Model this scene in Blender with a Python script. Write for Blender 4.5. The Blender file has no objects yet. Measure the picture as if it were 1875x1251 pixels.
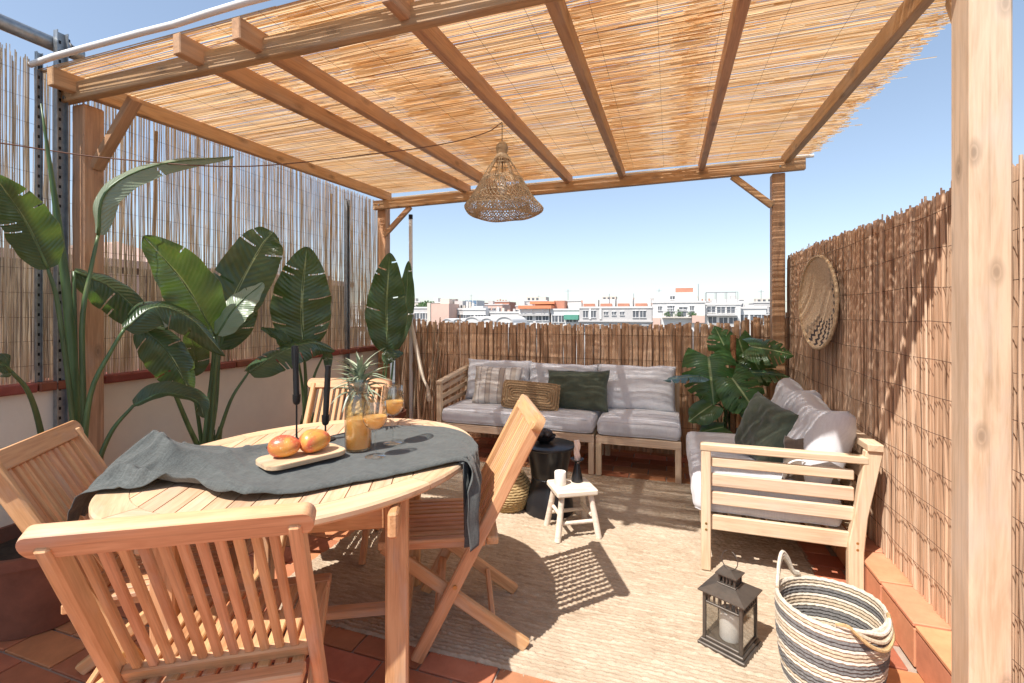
import bpy, bmesh, math, random
from mathutils import Vector, Matrix, noise

random.seed(7)
R = math.radians
SC = bpy.context.scene
COL = SC.collection

# ------------------------------------------------------------------ camera, world, sun, exposure
cam_data = bpy.data.cameras.new('camera')
cam = bpy.data.objects.new('camera', cam_data)
COL.objects.link(cam)
cam.location = (0, 0, 1.28)
cam.rotation_euler = (R(90), 0, math.atan(287.5 / 854))
cam_data.sensor_width = 36
cam_data.lens = 36 * 854 / 1875
cam_data.shift_y = -50.5 / 1875
cam_data.clip_start = 0.02
cam_data.clip_end = 4000
SC.camera = cam

SUN_DIR = Vector((.30, .585, -1)).normalized()          # the way the light travels
world = bpy.data.worlds.new('World')
SC.world = world
world.use_nodes = True
wn = world.node_tree
sky = wn.nodes.new('ShaderNodeTexSky')
sky.sky_type = 'NISHITA'
sky.sun_disc = False
sky.sun_elevation = math.asin(-SUN_DIR.z)
sky.sun_rotation = math.atan2(-SUN_DIR.x, -SUN_DIR.y)
sky.altitude = 30
sky.air_density = .9
sky.dust_density = .8
sky.ozone_density = 1.8
hs = wn.nodes.new('ShaderNodeHueSaturation')
hs.inputs['Saturation'].default_value = 1.0
gm = wn.nodes.new('ShaderNodeGamma')
gm.inputs['Gamma'].default_value = .7
wn.links.new(sky.outputs[0], hs.inputs['Color'])
wn.links.new(hs.outputs[0], gm.inputs[0])
wn.links.new(gm.outputs[0], wn.nodes['Background'].inputs[0])
wn.nodes['Background'].inputs[1].default_value = .104

sun_data = bpy.data.lights.new('sun', 'SUN')
sun_data.energy = 2.2
sun_data.angle = R(.53)
sun_data.color = (1, .94, .88)
sun = bpy.data.objects.new('sun', sun_data)
COL.objects.link(sun)
sun.rotation_euler = SUN_DIR.to_track_quat('-Z', 'Y').to_euler()
sun.location = (-3, -6, 12)

SC.view_settings.view_transform = 'Standard'
SC.view_settings.look = 'None'
SC.view_settings.exposure = 1.68
SC.view_settings.gamma = 1
SC.render.engine = 'CYCLES'
SC.cycles.max_bounces = 10
SC.cycles.transparent_max_bounces = 16

# ------------------------------------------------------------------ mesh helpers
W = {}                                                  # world matrix of every object made here


class MB:
    def __init__(self):
        self.v, self.f, self.uv = [], [], []

    def add(self, vs, fs, M=None):
        o = len(self.v)
        if M is not None:
            vs = [M @ Vector(p) for p in vs]
        self.v += [tuple(p) for p in vs]
        self.f += [tuple(i + o for i in q) for q in fs]

    def box(self, c, d, b=0.0, M=None):
        hx, hy, hz = d[0] / 2, d[1] / 2, d[2] / 2
        b = min(b, hx * .45, hy * .45, hz * .45)
        if b <= 0:
            vs = [(c[0] + sx * hx, c[1] + sy * hy, c[2] + sz * hz) for sx in (-1, 1) for sy in (-1, 1) for sz in (-1, 1)]
            fs = [(0, 1, 3, 2), (4, 6, 7, 5), (0, 4, 5, 1), (2, 3, 7, 6), (0, 2, 6, 4), (1, 5, 7, 3)]
            return self.add(vs, fs, M)
        vs, idx = [], {}
        for sx in (-1, 1):
            for sy in (-1, 1):
                for sz in (-1, 1):
                    for k in range(3):
                        idx[(sx, sy, sz, k)] = len(vs)
                        e = [hx - b, hy - b, hz - b]
                        e[k] += b
                        vs.append((c[0] + sx * e[0], c[1] + sy * e[1], c[2] + sz * e[2]))
        fs = []
        S = ((-1, -1), (1, -1), (1, 1), (-1, 1))
        for k in range(3):
            for s in (-1, 1):
                q = []
                for a, bb in S:
                    t = [0, 0, 0]
                    t[k] = s
                    t[(k + 1) % 3] = a
                    t[(k + 2) % 3] = bb
                    q.append(idx[(*t, k)])
                fs.append(tuple(q if s > 0 else q[::-1]))
        for k in range(3):
            k1, k2 = (k + 1) % 3, (k + 2) % 3
            for s1 in (-1, 1):
                for s2 in (-1, 1):
                    lo, hi = [0, 0, 0], [0, 0, 0]
                    lo[k], hi[k] = -1, 1
                    lo[k1] = hi[k1] = s1
                    lo[k2] = hi[k2] = s2
                    q = [idx[(*lo, k1)], idx[(*hi, k1)], idx[(*hi, k2)], idx[(*lo, k2)]]
                    fs.append(tuple(q if s1 * s2 > 0 else q[::-1]))
        for sx in (-1, 1):
            for sy in (-1, 1):
                for sz in (-1, 1):
                    q = [idx[(sx, sy, sz, k)] for k in range(3)]
                    fs.append(tuple(q if sx * sy * sz > 0 else q[::-1]))
        self.add(vs, fs, M)

    def tube(self, pts, r, n=6, cap=True, closed=False):
        pts = [Vector(p) for p in pts]
        m = len(pts)
        rs = r if isinstance(r, (list, tuple)) else [r] * m
        o = len(self.v)
        prev = None
        for i, p in enumerate(pts):
            if closed:
                t = pts[(i + 1) % m] - pts[i - 1]
            else:
                t = pts[min(i + 1, m - 1)] - pts[max(i - 1, 0)]
            t.normalize()
            if prev is None:
                up = Vector((0, 0, 1)) if abs(t.z) < .9 else Vector((1, 0, 0))
                a = t.cross(up).normalized()
            else:
                a = (prev - t * prev.dot(t)).normalized()
            prev = a
            b = t.cross(a)
            for k in range(n):
                an = 2 * math.pi * k / n
                self.v.append(tuple(p + (a * math.cos(an) + b * math.sin(an)) * rs[i]))
        for i in range(m if closed else m - 1):
            j = (i + 1) % m
            for k in range(n):
                k2 = (k + 1) % n
                self.f.append((o + i * n + k, o + i * n + k2, o + j * n + k2, o + j * n + k))
        if cap and not closed:
            self.f.append(tuple(o + k for k in range(n))[::-1])
            self.f.append(tuple(o + (m - 1) * n + k for k in range(n)))

    def lathe(self, prof, n=32, c=(0, 0, 0), sx=1, sy=1, cap0=True, cap1=True):
        o = len(self.v)
        for r_, z in prof:
            for k in range(n):
                a = 2 * math.pi * k / n
                self.v.append((c[0] + r_ * math.cos(a) * sx, c[1] + r_ * math.sin(a) * sy, c[2] + z))
        m = len(prof)
        for i in range(m - 1):
            for k in range(n):
                k2 = (k + 1) % n
                self.f.append((o + i * n + k, o + i * n + k2, o + (i + 1) * n + k2, o + (i + 1) * n + k))
        if cap0:
            self.f.append(tuple(o + k for k in range(n))[::-1])
        if cap1:
            self.f.append(tuple(o + (m - 1) * n + k for k in range(n)))

    def grid(self, P, nu, nv, keep=None, uvf=None):
        o = len(self.v)
        for i in range(nu + 1):
            for j in range(nv + 1):
                self.v.append(tuple(P(i / nu, j / nv)))
        for i in range(nu):
            for j in range(nv):
                if keep and not keep(i, j):
                    continue
                self.f.append((o + i * (nv + 1) + j, o + (i + 1) * (nv + 1) + j, o + (i + 1) * (nv + 1) + j + 1, o + i * (nv + 1) + j + 1))

    def prism(self, outline, z0, z1):
        """vertical prism of a convex-ish outline"""
        n = len(outline)
        vs = [(x, y, z0) for x, y in outline] + [(x, y, z1) for x, y in outline]
        fs = [(i, (i + 1) % n, n + (i + 1) % n, n + i) for i in range(n)]
        fs += [tuple(range(n))[::-1], tuple(range(n, 2 * n))]
        self.add(vs, fs)

    def mesh(self, name, smooth=None):
        me = bpy.data.meshes.new(name)
        me.from_pydata(self.v, [], self.f)
        if smooth is not None:
            me.shade_smooth()
            if smooth < 179:
                me.set_sharp_from_angle(angle=R(smooth))
        me.update()
        return me


def obj(name, me, mat, parent=None, M=None, world=True):
    """link a mesh object; M in world space (world=True) or in the parent's space"""
    if isinstance(me, MB):
        me = me.mesh(name, 38)
    if mat is not None and not me.materials:
        me.materials.append(mat)
    o = bpy.data.objects.new(name, me)
    COL.objects.link(o)
    M = M if M is not None else Matrix()
    if parent is not None:
        o.parent = parent
        if world:
            o.matrix_parent_inverse = W[parent].inverted()
            W[o] = M.copy()
        else:
            W[o] = W[parent] @ M
    else:
        W[o] = M.copy()
    o.matrix_basis = M
    return o


def tag(o, label, cat, group=None, kind=None):
    if label:
        o['label'] = label
    if cat:
        o['category'] = cat
    if group:
        o['group'] = group
    if kind:
        o['kind'] = kind
    return o


def thing(name, label, cat, loc=(0, 0, 0), rz=0, group=None):
    o = bpy.data.objects.new(name, None)
    o.empty_display_size = .05
    COL.objects.link(o)
    M = Matrix.Translation(loc) @ Matrix.Rotation(rz, 4, 'Z')
    o.matrix_basis = M
    W[o] = M
    return tag(o, label, cat, group)


def frame(p0, p1, up=(0, 0, 1)):
    p0, p1 = Vector(p0), Vector(p1)
    x = (p1 - p0).normalized()
    z = Vector(up)
    if abs(z.normalized().dot(x)) > .98:
        z = Vector((0, 1, 0))
    y = z.cross(x).normalized()
    z = x.cross(y)
    M = Matrix((x, y, z)).transposed().to_4x4()
    M.translation = (p0 + p1) / 2
    return M, (p1 - p0).length


BOXES = {}


def boxmesh(d, b, mat):
    k = (tuple(round(x, 4) for x in d), round(b, 4), mat.name)
    if k not in BOXES:
        m = MB()
        m.box((0, 0, 0), d, b)
        me = m.mesh('block')
        me.materials.append(mat)
        BOXES[k] = me
    return BOXES[k]


def stick(name, p0, p1, w, h, mat, parent=None, up=(0, 0, 1), b=.003, world=True):
    """a squared timber whose grain runs along local x; w across, h along up"""
    M, L = frame(p0, p1, up)
    return obj(name, boxmesh((L, w, h), b, mat), mat, parent, M, world)


def block(name, c, d, mat, parent=None, b=.003, rz=0, world=True):
    return obj(name, boxmesh(d, b, mat), mat, parent, Matrix.Translation(c) @ Matrix.Rotation(rz, 4, 'Z'), world)


def copy_tree(o, parent=None):
    c = o.copy()
    COL.objects.link(c)
    c.parent = parent
    for ch in list(o.children):
        copy_tree(ch, c)
    return c


def spline(pts, n):
    """Catmull-Rom through pts, n+1 samples"""
    P = [Vector(p) for p in pts]
    P = [P[0] * 2 - P[1]] + P + [P[-1] * 2 - P[-2]]
    segs = len(P) - 3
    out = []
    for i in range(n + 1):
        t = i / n * segs
        k = min(int(t), segs - 1)
        t -= k
        a, b, c, d = P[k:k + 4]
        out.append(.5 * ((2 * b) + (c - a) * t + (2 * a - 5 * b + 4 * c - d) * t * t + (3 * b - a - 3 * c + d) * t ** 3))
    return out


def nz(x, y=0, z=0):
    return noise.noise(Vector((x, y, z)))


# ------------------------------------------------------------------ material helpers
def newmat(name):
    m = bpy.data.materials.new(name)
    m.use_nodes = True
    nt = m.node_tree
    return m, nt, nt.nodes['Principled BSDF']


def nd(nt, typ, ins=None, **props):
    n = nt.nodes.new('ShaderNode' + typ)
    for k, v in props.items():
        setattr(n, k, v)
    for k, v in (ins or {}).items():
        if isinstance(v, bpy.types.NodeSocket):
            nt.links.new(v, n.inputs[k])
        else:
            n.inputs[k].default_value = v
    return n


def ramp(nt, fac, stops, interp='LINEAR'):
    n = nt.nodes.new('ShaderNodeValToRGB')
    cr = n.color_ramp
    cr.interpolation = interp
    while len(cr.elements) < len(stops):
        cr.elements.new(.5)
    for e, (p, c) in zip(cr.elements, stops):
        e.position = p
        e.color = (*c, 1)
    nt.links.new(fac, n.inputs[0])
    return n.outputs[0]


def mixc(nt, fac, a, b, mode='MIX'):
    n = nt.nodes.new('ShaderNodeMix')
    n.data_type = 'RGBA'
    n.blend_type = mode
    for i, v in ((0, fac), (6, a), (7, b)):
        if isinstance(v, bpy.types.NodeSocket):
            nt.links.new(v, n.inputs[i])
        elif i == 0:
            n.inputs[0].default_value = v
        else:
            n.inputs[i].default_value = (*v, 1)
    return n.outputs[2]


def bump(nt, height, strength, dist=.002, nrm=None):
    n = nd(nt, 'Bump', {'Height': height, 'Strength': strength, 'Distance': dist})
    if nrm is not None:
        nt.links.new(nrm, n.inputs['Normal'])
    return n.outputs[0]


def objcoord(nt, scale, rnd=True):
    tc = nd(nt, 'TexCoord')
    v = tc.outputs['Object']
    if rnd:
        oi = nd(nt, 'ObjectInfo')
        mu = nd(nt, 'Math', {0: oi.outputs['Random'], 1: 37.0}, operation='MULTIPLY')
        v = nd(nt, 'VectorMath', {0: v, 1: mu.outputs[0]}, operation='ADD').outputs[0]
    return nd(nt, 'Mapping', {'Vector': v, 'Scale': scale}).outputs[0]


def varied(nt, col, amount=.2, hue=.01):
    oi = nd(nt, 'ObjectInfo')
    r = nd(nt, 'MapRange', {'Value': oi.outputs['Random'], 'To Min': 1 - amount, 'To Max': 1 + amount})
    r2 = nd(nt, 'MapRange', {'Value': nd(nt, 'Math', {0: oi.outputs['Random'], 1: 7.31}, operation='MULTIPLY').outputs[0], 'To Min': .5 - hue, 'To Max': .5 + hue})
    fr = nd(nt, 'Math', {0: nd(nt, 'Math', {0: oi.outputs['Random'], 1: 7.31}, operation='MULTIPLY').outputs[0]}, operation='FRACT')
    nt.links.new(fr.outputs[0], r2.inputs['Value'])
    return nd(nt, 'HueSaturation', {'Color': col, 'Value': r.outputs[0], 'Hue': r2.outputs[0]}).outputs[0]


def wood(name, c1, c2, rough=.5, vary=.14, knots=0.0, grain=1.0, spec=.35):
    m, nt, bs = newmat(name)
    v1 = objcoord(nt, (1.3, 16 * grain, 16 * grain))
    n1 = nd(nt, 'TexNoise', {'Vector': v1, 'Scale': 2.6, 'Detail': 5, 'Roughness': .6, 'Distortion': .9})
    v2 = objcoord(nt, (6, 150 * grain, 150 * grain))
    n2 = nd(nt, 'TexNoise', {'Vector': v2, 'Scale': 2.0, 'Detail': 3})
    f = nd(nt, 'Math', {0: n1.outputs[0], 1: nd(nt, 'Math', {0: n2.outputs[0], 1: .35}, operation='MULTIPLY').outputs[0]}, operation='ADD')
    col = ramp(nt, f.outputs[0], [(.5, c1), (.8, c2)])
    if knots:
        v3 = objcoord(nt, (1, 1, 1))
        sp_ = nd(nt, 'SeparateXYZ', {0: v3})
        yz = nd(nt, 'Math', {0: sp_.outputs[1], 1: sp_.outputs[2]}, operation='ADD')
        v2d = nd(nt, 'CombineXYZ', {0: nd(nt, 'Math', {0: sp_.outputs[0], 1: 3.4}, operation='MULTIPLY').outputs[0], 1: nd(nt, 'Math', {0: yz.outputs[0], 1: 7.5}, operation='MULTIPLY').outputs[0], 2: 0.0})
        vo = nd(nt, 'TexVoronoi', {'Vector': v2d.outputs[0], 'Scale': 1.0}, voronoi_dimensions='2D')
        k = ramp(nt, vo.outputs['Distance'], [(.035, (knots,) * 3), (.07, (knots * .45,) * 3), (.085, (knots * .7,) * 3), (.17, (0, 0, 0))])
        on = nd(nt, 'Math', {0: nd(nt, 'SeparateColor', {0: vo.outputs['Color']}).outputs[0], 1: .42}, operation='GREATER_THAN')
        k = nd(nt, 'Math', {0: k, 1: on.outputs[0]}, operation='MULTIPLY').outputs[0]
        col = mixc(nt, k, col, tuple(x * .38 for x in c1))
    # checks and dark growth lines
    n5 = nd(nt, 'TexNoise', {'Vector': objcoord(nt, (.9, 55 * grain, 55 * grain)), 'Scale': 1.6, 'Detail': 4, 'Roughness': .55, 'Distortion': .25})
    col = mixc(nt, nd(nt, 'MapRange', {'Value': n5.outputs[0], 'From Min': .56, 'From Max': .72, 'To Min': 0, 'To Max': .55}).outputs[0], col, tuple(x * .55 for x in c1))
    # slow blotches of sun bleach and dirt
    v4 = objcoord(nt, (1.5, 4, 4))
    n4 = nd(nt, 'TexNoise', {'Vector': v4, 'Scale': 1.7, 'Detail': 3})
    col = mixc(nt, nd(nt, 'MapRange', {'Value': n4.outputs[0], 'From Min': .35, 'From Max': .75, 'To Min': 0, 'To Max': .4}).outputs[0], col, tuple(min(1, x * 1.12 + .045) for x in c2))
    # silvered, weathered patches
    n6 = nd(nt, 'TexNoise', {'Vector': objcoord(nt, (2.5, 9, 9)), 'Scale': 1.3, 'Detail': 5, 'Roughness': .65})
    g_ = sum(c2) / 3
    col = mixc(nt, nd(nt, 'MapRange', {'Value': n6.outputs[0], 'From Min': .5, 'From Max': .74, 'To Min': 0, 'To Max': .5}).outputs[0], col, (g_ * 1.12, g_ * .98, g_ * .84))
    nt.links.new(varied(nt, col, vary, .008), bs.inputs['Base Color'])
    nt.links.new(nd(nt, 'MapRange', {'Value': n1.outputs[0], 'To Min': rough - .12, 'To Max': rough + .18}).outputs[0], bs.inputs['Roughness'])
    bs.inputs['Specular IOR Level'].default_value = spec
    nt.links.new(bump(nt, f.outputs[0], .35, .0016), bs.inputs['Normal'])
    return m


def reed(name, cols, transl=0.0, island=True, rough=.55, streak=(40, 40, 3), tcol=None):
    m, nt, bs = newmat(name)
    if island:
        rnd = nd(nt, 'NewGeometry').outputs['Random Per Island']
    else:
        rnd = nd(nt, 'ObjectInfo').outputs['Random']
    k = len(cols)
    col = ramp(nt, rnd, [(i / max(1, k - 1), c) for i, c in enumerate(cols)])
    n = nd(nt, 'TexNoise', {'Vector': objcoord(nt, streak, not island), 'Scale': 1.0, 'Detail': 4})
    col = mixc(nt, nd(nt, 'MapRange', {'Value': n.outputs[0], 'From Min': .35, 'From Max': .7, 'To Min': 0, 'To Max': .6}).outputs[0], col, tuple(x * .5 for x in cols[0]))
    nt.links.new(col, bs.inputs['Base Color'])
    bs.inputs['Roughness'].default_value = rough
    bs.inputs['Specular IOR Level'].default_value = .3
    nt.links.new(bump(nt, n.outputs[0], .5, .002), bs.inputs['Normal'])
    if transl:
        tr = nd(nt, 'BsdfTranslucent')
        if tcol:
            nt.links.new(mixc(nt, .5, col, tcol), tr.inputs[0])
        else:
            nt.links.new(col, tr.inputs[0])
        mx = nd(nt, 'MixShader', {0: transl, 1: bs.outputs[0], 2: tr.outputs[0]})
        nt.links.new(mx.outputs[0], nt.nodes['Material Output'].inputs[0])
    return m


def plain(name, c, rough=.5, metal=0.0, var=.12, scale=8.0, bmp=.1, spec=.4, bscale=60):
    m, nt, bs = newmat(name)
    v = objcoord(nt, (1, 1, 1))
    n = nd(nt, 'TexNoise', {'Vector': v, 'Scale': scale, 'Detail': 6, 'Roughness': .65})
    col = ramp(nt, n.outputs[0], [(.3, tuple(x * (1 - var) for x in c)), (.7, tuple(min(1, x * (1 + var)) for x in c))])
    nt.links.new(col, bs.inputs['Base Color'])
    bs.inputs['Roughness'].default_value = rough
    bs.inputs['Metallic'].default_value = metal
    bs.inputs['Specular IOR Level'].default_value = spec
    if bmp:
        n2 = nd(nt, 'TexNoise', {'Vector': v, 'Scale': bscale, 'Detail': 4})
        nt.links.new(bump(nt, n2.outputs[0], bmp, .003), bs.inputs['Normal'])
    return m


def fabric(name, c, c2=None, scale=420, bmp=.3, sheen=.25, rough=.9, slub=.35):
    m, nt, bs = newmat(name)
    v = objcoord(nt, (1, 1, 1))
    n = nd(nt, 'TexNoise', {'Vector': v, 'Scale': 9, 'Detail': 6, 'Roughness': .7})
    fine = nd(nt, 'TexNoise', {'Vector': v, 'Scale': scale, 'Detail': 2})
    c2 = c2 or tuple(x * .8 for x in c)
    col = ramp(nt, n.outputs[0], [(.3, c2), (.7, c)])
    w1 = nd(nt, 'TexNoise', {'Vector': nd(nt, 'Mapping', {'Vector': v, 'Scale': (320, 22, 22)}).outputs[0], 'Scale': 1.0, 'Detail': 2})
    w2 = nd(nt, 'TexNoise', {'Vector': nd(nt, 'Mapping', {'Vector': v, 'Scale': (22, 320, 320)}).outputs[0], 'Scale': 1.0, 'Detail': 2})
    wv = nd(nt, 'Math', {0: w1.outputs[0], 1: w2.outputs[0]}, operation='ADD')
    wv = nd(nt, 'Math', {0: wv.outputs[0], 1: .5}, operation='MULTIPLY')
    col = mixc(nt, nd(nt, 'MapRange', {'Value': wv.outputs[0], 'From Min': .38, 'From Max': .62, 'To Min': 0, 'To Max': slub}).outputs[0], col, tuple(x * .5 for x in c2))
    nt.links.new(col, bs.inputs['Base Color'])
    bs.inputs['Roughness'].default_value = rough
    bs.inputs['Specular IOR Level'].default_value = .104
    bs.inputs['Sheen Weight'].default_value = sheen
    wr = nd(nt, 'TexNoise', {'Vector': nd(nt, 'Mapping', {'Vector': v, 'Scale': (7, 7, 16)}).outputs[0], 'Scale': 1.0, 'Detail': 4, 'Distortion': .8})
    b1 = bump(nt, wr.outputs[0], .22, .010)
    nt.links.new(bump(nt, fine.outputs[0], bmp, .0012, b1), bs.inputs['Normal'])
    return m


def glassmat(name, tint=(.965, .975, .97)):
    """thin clear glass: see-through with a sharp fresnel reflection"""
    m, nt, bs = newmat(name)
    nt.nodes.remove(bs)
    tr = nd(nt, 'BsdfTransparent', {0: (*tint, 1)})
    gl = nd(nt, 'BsdfGlossy', {'Roughness': .02})
    fc = nd(nt, 'LayerWeight', {'Blend': .5})
    pw = nd(nt, 'Math', {0: fc.outputs['Facing'], 1: 2.2}, operation='POWER')
    lw = nd(nt, 'MapRange', {'Value': pw.outputs[0], 'To Min': .07, 'To Max': .9})
    mx = nd(nt, 'MixShader', {0: lw.outputs[0], 1: tr.outputs[0], 2: gl.outputs[0]})
    nt.links.new(mx.outputs[0], nt.nodes['Material Output'].inputs[0])
    return m


TEAK = wood('teak', (.49, .235, .095), (.69, .395, .19), .5, .1, 0)
TEAK_TOP = wood('teak_top', (.54, .33, .18), (.70, .48, .30), .48, .1, 0)
ACACIA = wood('pale_acacia', (.56, .39, .245), (.71, .545, .375), .55, .07, .25)
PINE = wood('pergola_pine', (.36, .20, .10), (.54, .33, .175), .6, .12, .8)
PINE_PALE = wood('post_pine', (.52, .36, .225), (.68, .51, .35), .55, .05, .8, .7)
WHITEWOOD = wood('whitewashed_wood', (.60, .50, .39), (.76, .67, .55), .6, .05, .3)
BOARDWOOD = wood('board_wood', (.45, .28, .17), (.62, .44, .29), .5, .05)
ROOFREED = reed('roof_reed', [(.62, .37, .17), (.78, .55, .29), (.87, .68, .44), (.72, .47, .23)], .74, True, .5, (3, 60, 60), (1.0, .77, .48))
SCREENREED = reed('screen_cane', [(.42, .30, .18), (.74, .58, .38), (.90, .79, .61), (.56, .42, .27)], .46, True, .5, (50, 50, 4))
BARKSTICK = reed('bark_stick', [(.46, .27, .155), (.68, .44, .27), (.78, .55, .37), (.56, .335, .19)], 0, False, .8, (45, 45, 7))
BRUSH = reed('brushwood', [(.50, .30, .18), (.68, .45, .29), (.78, .58, .41), (.58, .36, .22)], 0, False, .7, (60, 60, 3.5))
BRUSH_MASS = reed('brushwood_mass', [(.48, .285, .17), (.66, .435, .28), (.74, .545, .385)], 0, True, .7, (60, 60, 3.5))
WIRE = plain('rusty_wire', (.10, .05, .035), .6, .4)
BLACKMETAL = plain('black_metal', (.02, .02, .021), .38, .3, .2, 12, .05)
GALV = plain('galvanised', (.33, .35, .36), .45, .8, .25, 25, .05)
PIPEWHITE = plain('white_pipe', (.82, .81, .78), .5, 0, .06, 6, .05)
PLASTER = plain('plaster', (.85, .76, .61), .85, 0, .06, 3, .25, .2, 40)
LAMPFIBRE = reed('lamp_fibre', [(.74, .58, .38), (.88, .75, .55), (.80, .65, .45)], .35, True, .6, (30, 30, 30))

# ------------------------------------------------------------------ ground, floor, kerb, rug
def tilemat(name, c, var=.25):
    m, nt, bs = newmat(name)
    v = objcoord(nt, (1, 1, 1))
    n = nd(nt, 'TexNoise', {'Vector': v, 'Scale': 14, 'Detail': 6, 'Roughness': .7})
    col = ramp(nt, n.outputs[0], [(.25, tuple(x * .72 for x in c)), (.75, c)])
    n3 = nd(nt, 'TexNoise', {'Vector': v, 'Scale': 3.5, 'Detail': 5})
    col = mixc(nt, nd(nt, 'MapRange', {'Value': n3.outputs[0], 'From Min': .52, 'From Max': .75, 'To Min': 0, 'To Max': .35}).outputs[0], col, (c[0] * .9 + .06, c[1] + .10, c[2] + .09))
    nt.links.new(varied(nt, col, var, .012), bs.inputs['Base Color'])
    bs.inputs['Roughness'].default_value = .62
    bs.inputs['Specular IOR Level'].default_value = .35
    n2 = nd(nt, 'TexNoise', {'Vector': v, 'Scale': 70, 'Detail': 4})
    nt.links.new(bump(nt, n2.outputs[0], .2, .002), bs.inputs['Normal'])
    return m


TERRA = tilemat('terracotta', (.52, .20, .10))
TERRA_KERB = tilemat('terracotta_kerb', (.74, .34, .18), .08)
COPING = tilemat('coping_tile', (.30, .085, .05), .12)
GROUT = plain('grout', (.36, .29, .235), .9, 0, .15, 20, .3)
CITYGROUND = plain('street', (.13, .13, .125), .9, 0, .2, .05, 0)

m = MB()
m.box((0, 0, -22.5), (3600, 3600, 1))
g = obj('ground', m, CITYGROUND)
tag(g, 'grey streets far below between the city blocks', 'ground', kind='structure')

m = MB()
m.box((-1.02, 1.5, -.156), (4.3, 6.3, .3))
floor = obj('floor', m, GROUT)
tag(floor, 'terracotta tiled terrace floor with pale grout', 'floor', kind='structure')
m = MB()
m.box((-1.02, 1.5, -11.2), (4.3, 6.3, 21.6))
o = obj('terrace_building', m, PLASTER)
tag(o, 'rendered building block that carries the terrace', 'building', kind='structure')

RUG = (-1.75, .68, 1.585, 3.72)
TW, TD = .28, .14
tiles = []
for j in range(45):
    for i in range(16):
        x = -3.1 + (i + .5) * TW - (j % 2) * TW / 2
        y = -1.6 + (j + .5) * TD
        if x + TW / 2 > 1.1 or x - TW / 2 < -3.16 or y > 4.6:
            continue
        tiles.append((x, y))


def seen_rank(x, y):
    a = math.atan(287.5 / 854)
    d = -x * math.sin(a) + y * math.cos(a)
    r = x * math.cos(a) + y * math.sin(a)
    hidden = RUG[0] + .1 < x < RUG[1] - .1 and RUG[2] + .1 < y < RUG[3] - .1
    inview = d > .5 and abs(r / d) < 1.25 and 1.28 / d * 854 < 760
    return (0 if inview and not hidden else 1, d)


tiles.sort(key=lambda t: seen_rank(*t))
tile_var = []
for k in range(5):
    m = MB()
    m.box((0, 0, 0), (TW - .009, TD - .009, .012), .0025)
    m.v = [(x + nz(x * 20, y * 20, k) * .0015, y + nz(x * 20, y * 20, k + 9) * .0015, z + nz(x * 8, y * 8, k * 3) * .0012) for x, y, z in m.v]
    me = m.mesh('tile')
    me.materials.append(TERRA)
    tile_var.append(me)
rest = MB()
for k, (x, y) in enumerate(tiles):
    rx = random.uniform(-.004, .004)
    M = Matrix.Translation((x, y, -.004 + random.uniform(-.001, .001))) @ Matrix.Rotation(rx, 4, 'X')
    if k < 290:
        obj('tile', tile_var[k % 5], TERRA, floor, M)
    else:
        rest.box((0, 0, 0), (TW - .009, TD - .009, .012), 0, M)
o = obj('tile_field', rest, TERRA, floor)
o['kind'] = 'stuff'

# kerb along the right fence: a face of tiles and a coping of flat tiles
kerb = thing('kerb', 'low terracotta tiled kerb at the foot of the brushwood fence', 'kerb', (.9, 3, 0))
kerb['kind'] = 'structure'
m = MB()
m.box((.93, 3.16, .0755), (.155, 2.78, .147), 0)
m.box((.93, 1.12, .0755), (.155, 1.0, .147), 0)
obj('core', m, GROUT, kerb)
for y0, y1 in ((1.775, 4.55), (.62, 1.62)):
    y = y0
    while y < y1 - .02:
        L = min(.275, y1 - y)
        block('face_tile', (.846, y + L / 2, .073), (.014, L - .007, .138), TERRA_KERB, kerb, .002)
        y += .282
    y = y0
    while y < y1 - .02:
        L = min(.275, y1 - y)
        block('coping_tile', (.925, y + L / 2, .157), (.178, L - .007, .016), TERRA_KERB, kerb, .003)
        y += .282

# jute rug: rows of loops as real relief
import numpy as np


def jute_material():
    m, nt, bs = newmat('jute')
    v = objcoord(nt, (1, 1, 1), False)
    n = nd(nt, 'TexNoise', {'Vector': nd(nt, 'Mapping', {'Vector': v, 'Scale': (9, 62, 1)}).outputs[0], 'Scale': 1.0, 'Detail': 5, 'Roughness': .7})
    n2 = nd(nt, 'TexNoise', {'Vector': v, 'Scale': 240, 'Detail': 3})
    n3 = nd(nt, 'TexNoise', {'Vector': v, 'Scale': 2.2, 'Detail': 4})
    col = ramp(nt, n.outputs[0], [(.28, (.29, .215, .145)), (.5, (.43, .34, .245)), (.75, (.585, .49, .375))])
    col = mixc(nt, nd(nt, 'MapRange', {'Value': n2.outputs[0], 'From Min': .4, 'From Max': .75, 'To Min': 0, 'To Max': .35}).outputs[0], col, (.24, .16, .09))
    col = mixc(nt, nd(nt, 'MapRange', {'Value': n3.outputs[0], 'From Min': .4, 'From Max': .7, 'To Min': 0, 'To Max': .22}).outputs[0], col, (.70, .60, .48))
    nt.links.new(col, bs.inputs['Base Color'])
    bs.inputs['Roughness'].default_value = .95
    bs.inputs['Specular IOR Level'].default_value = .1
    nt.links.new(bump(nt, n2.outputs[0], .6, .003), bs.inputs['Normal'])
    return m


JUTE = jute_material()


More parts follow.
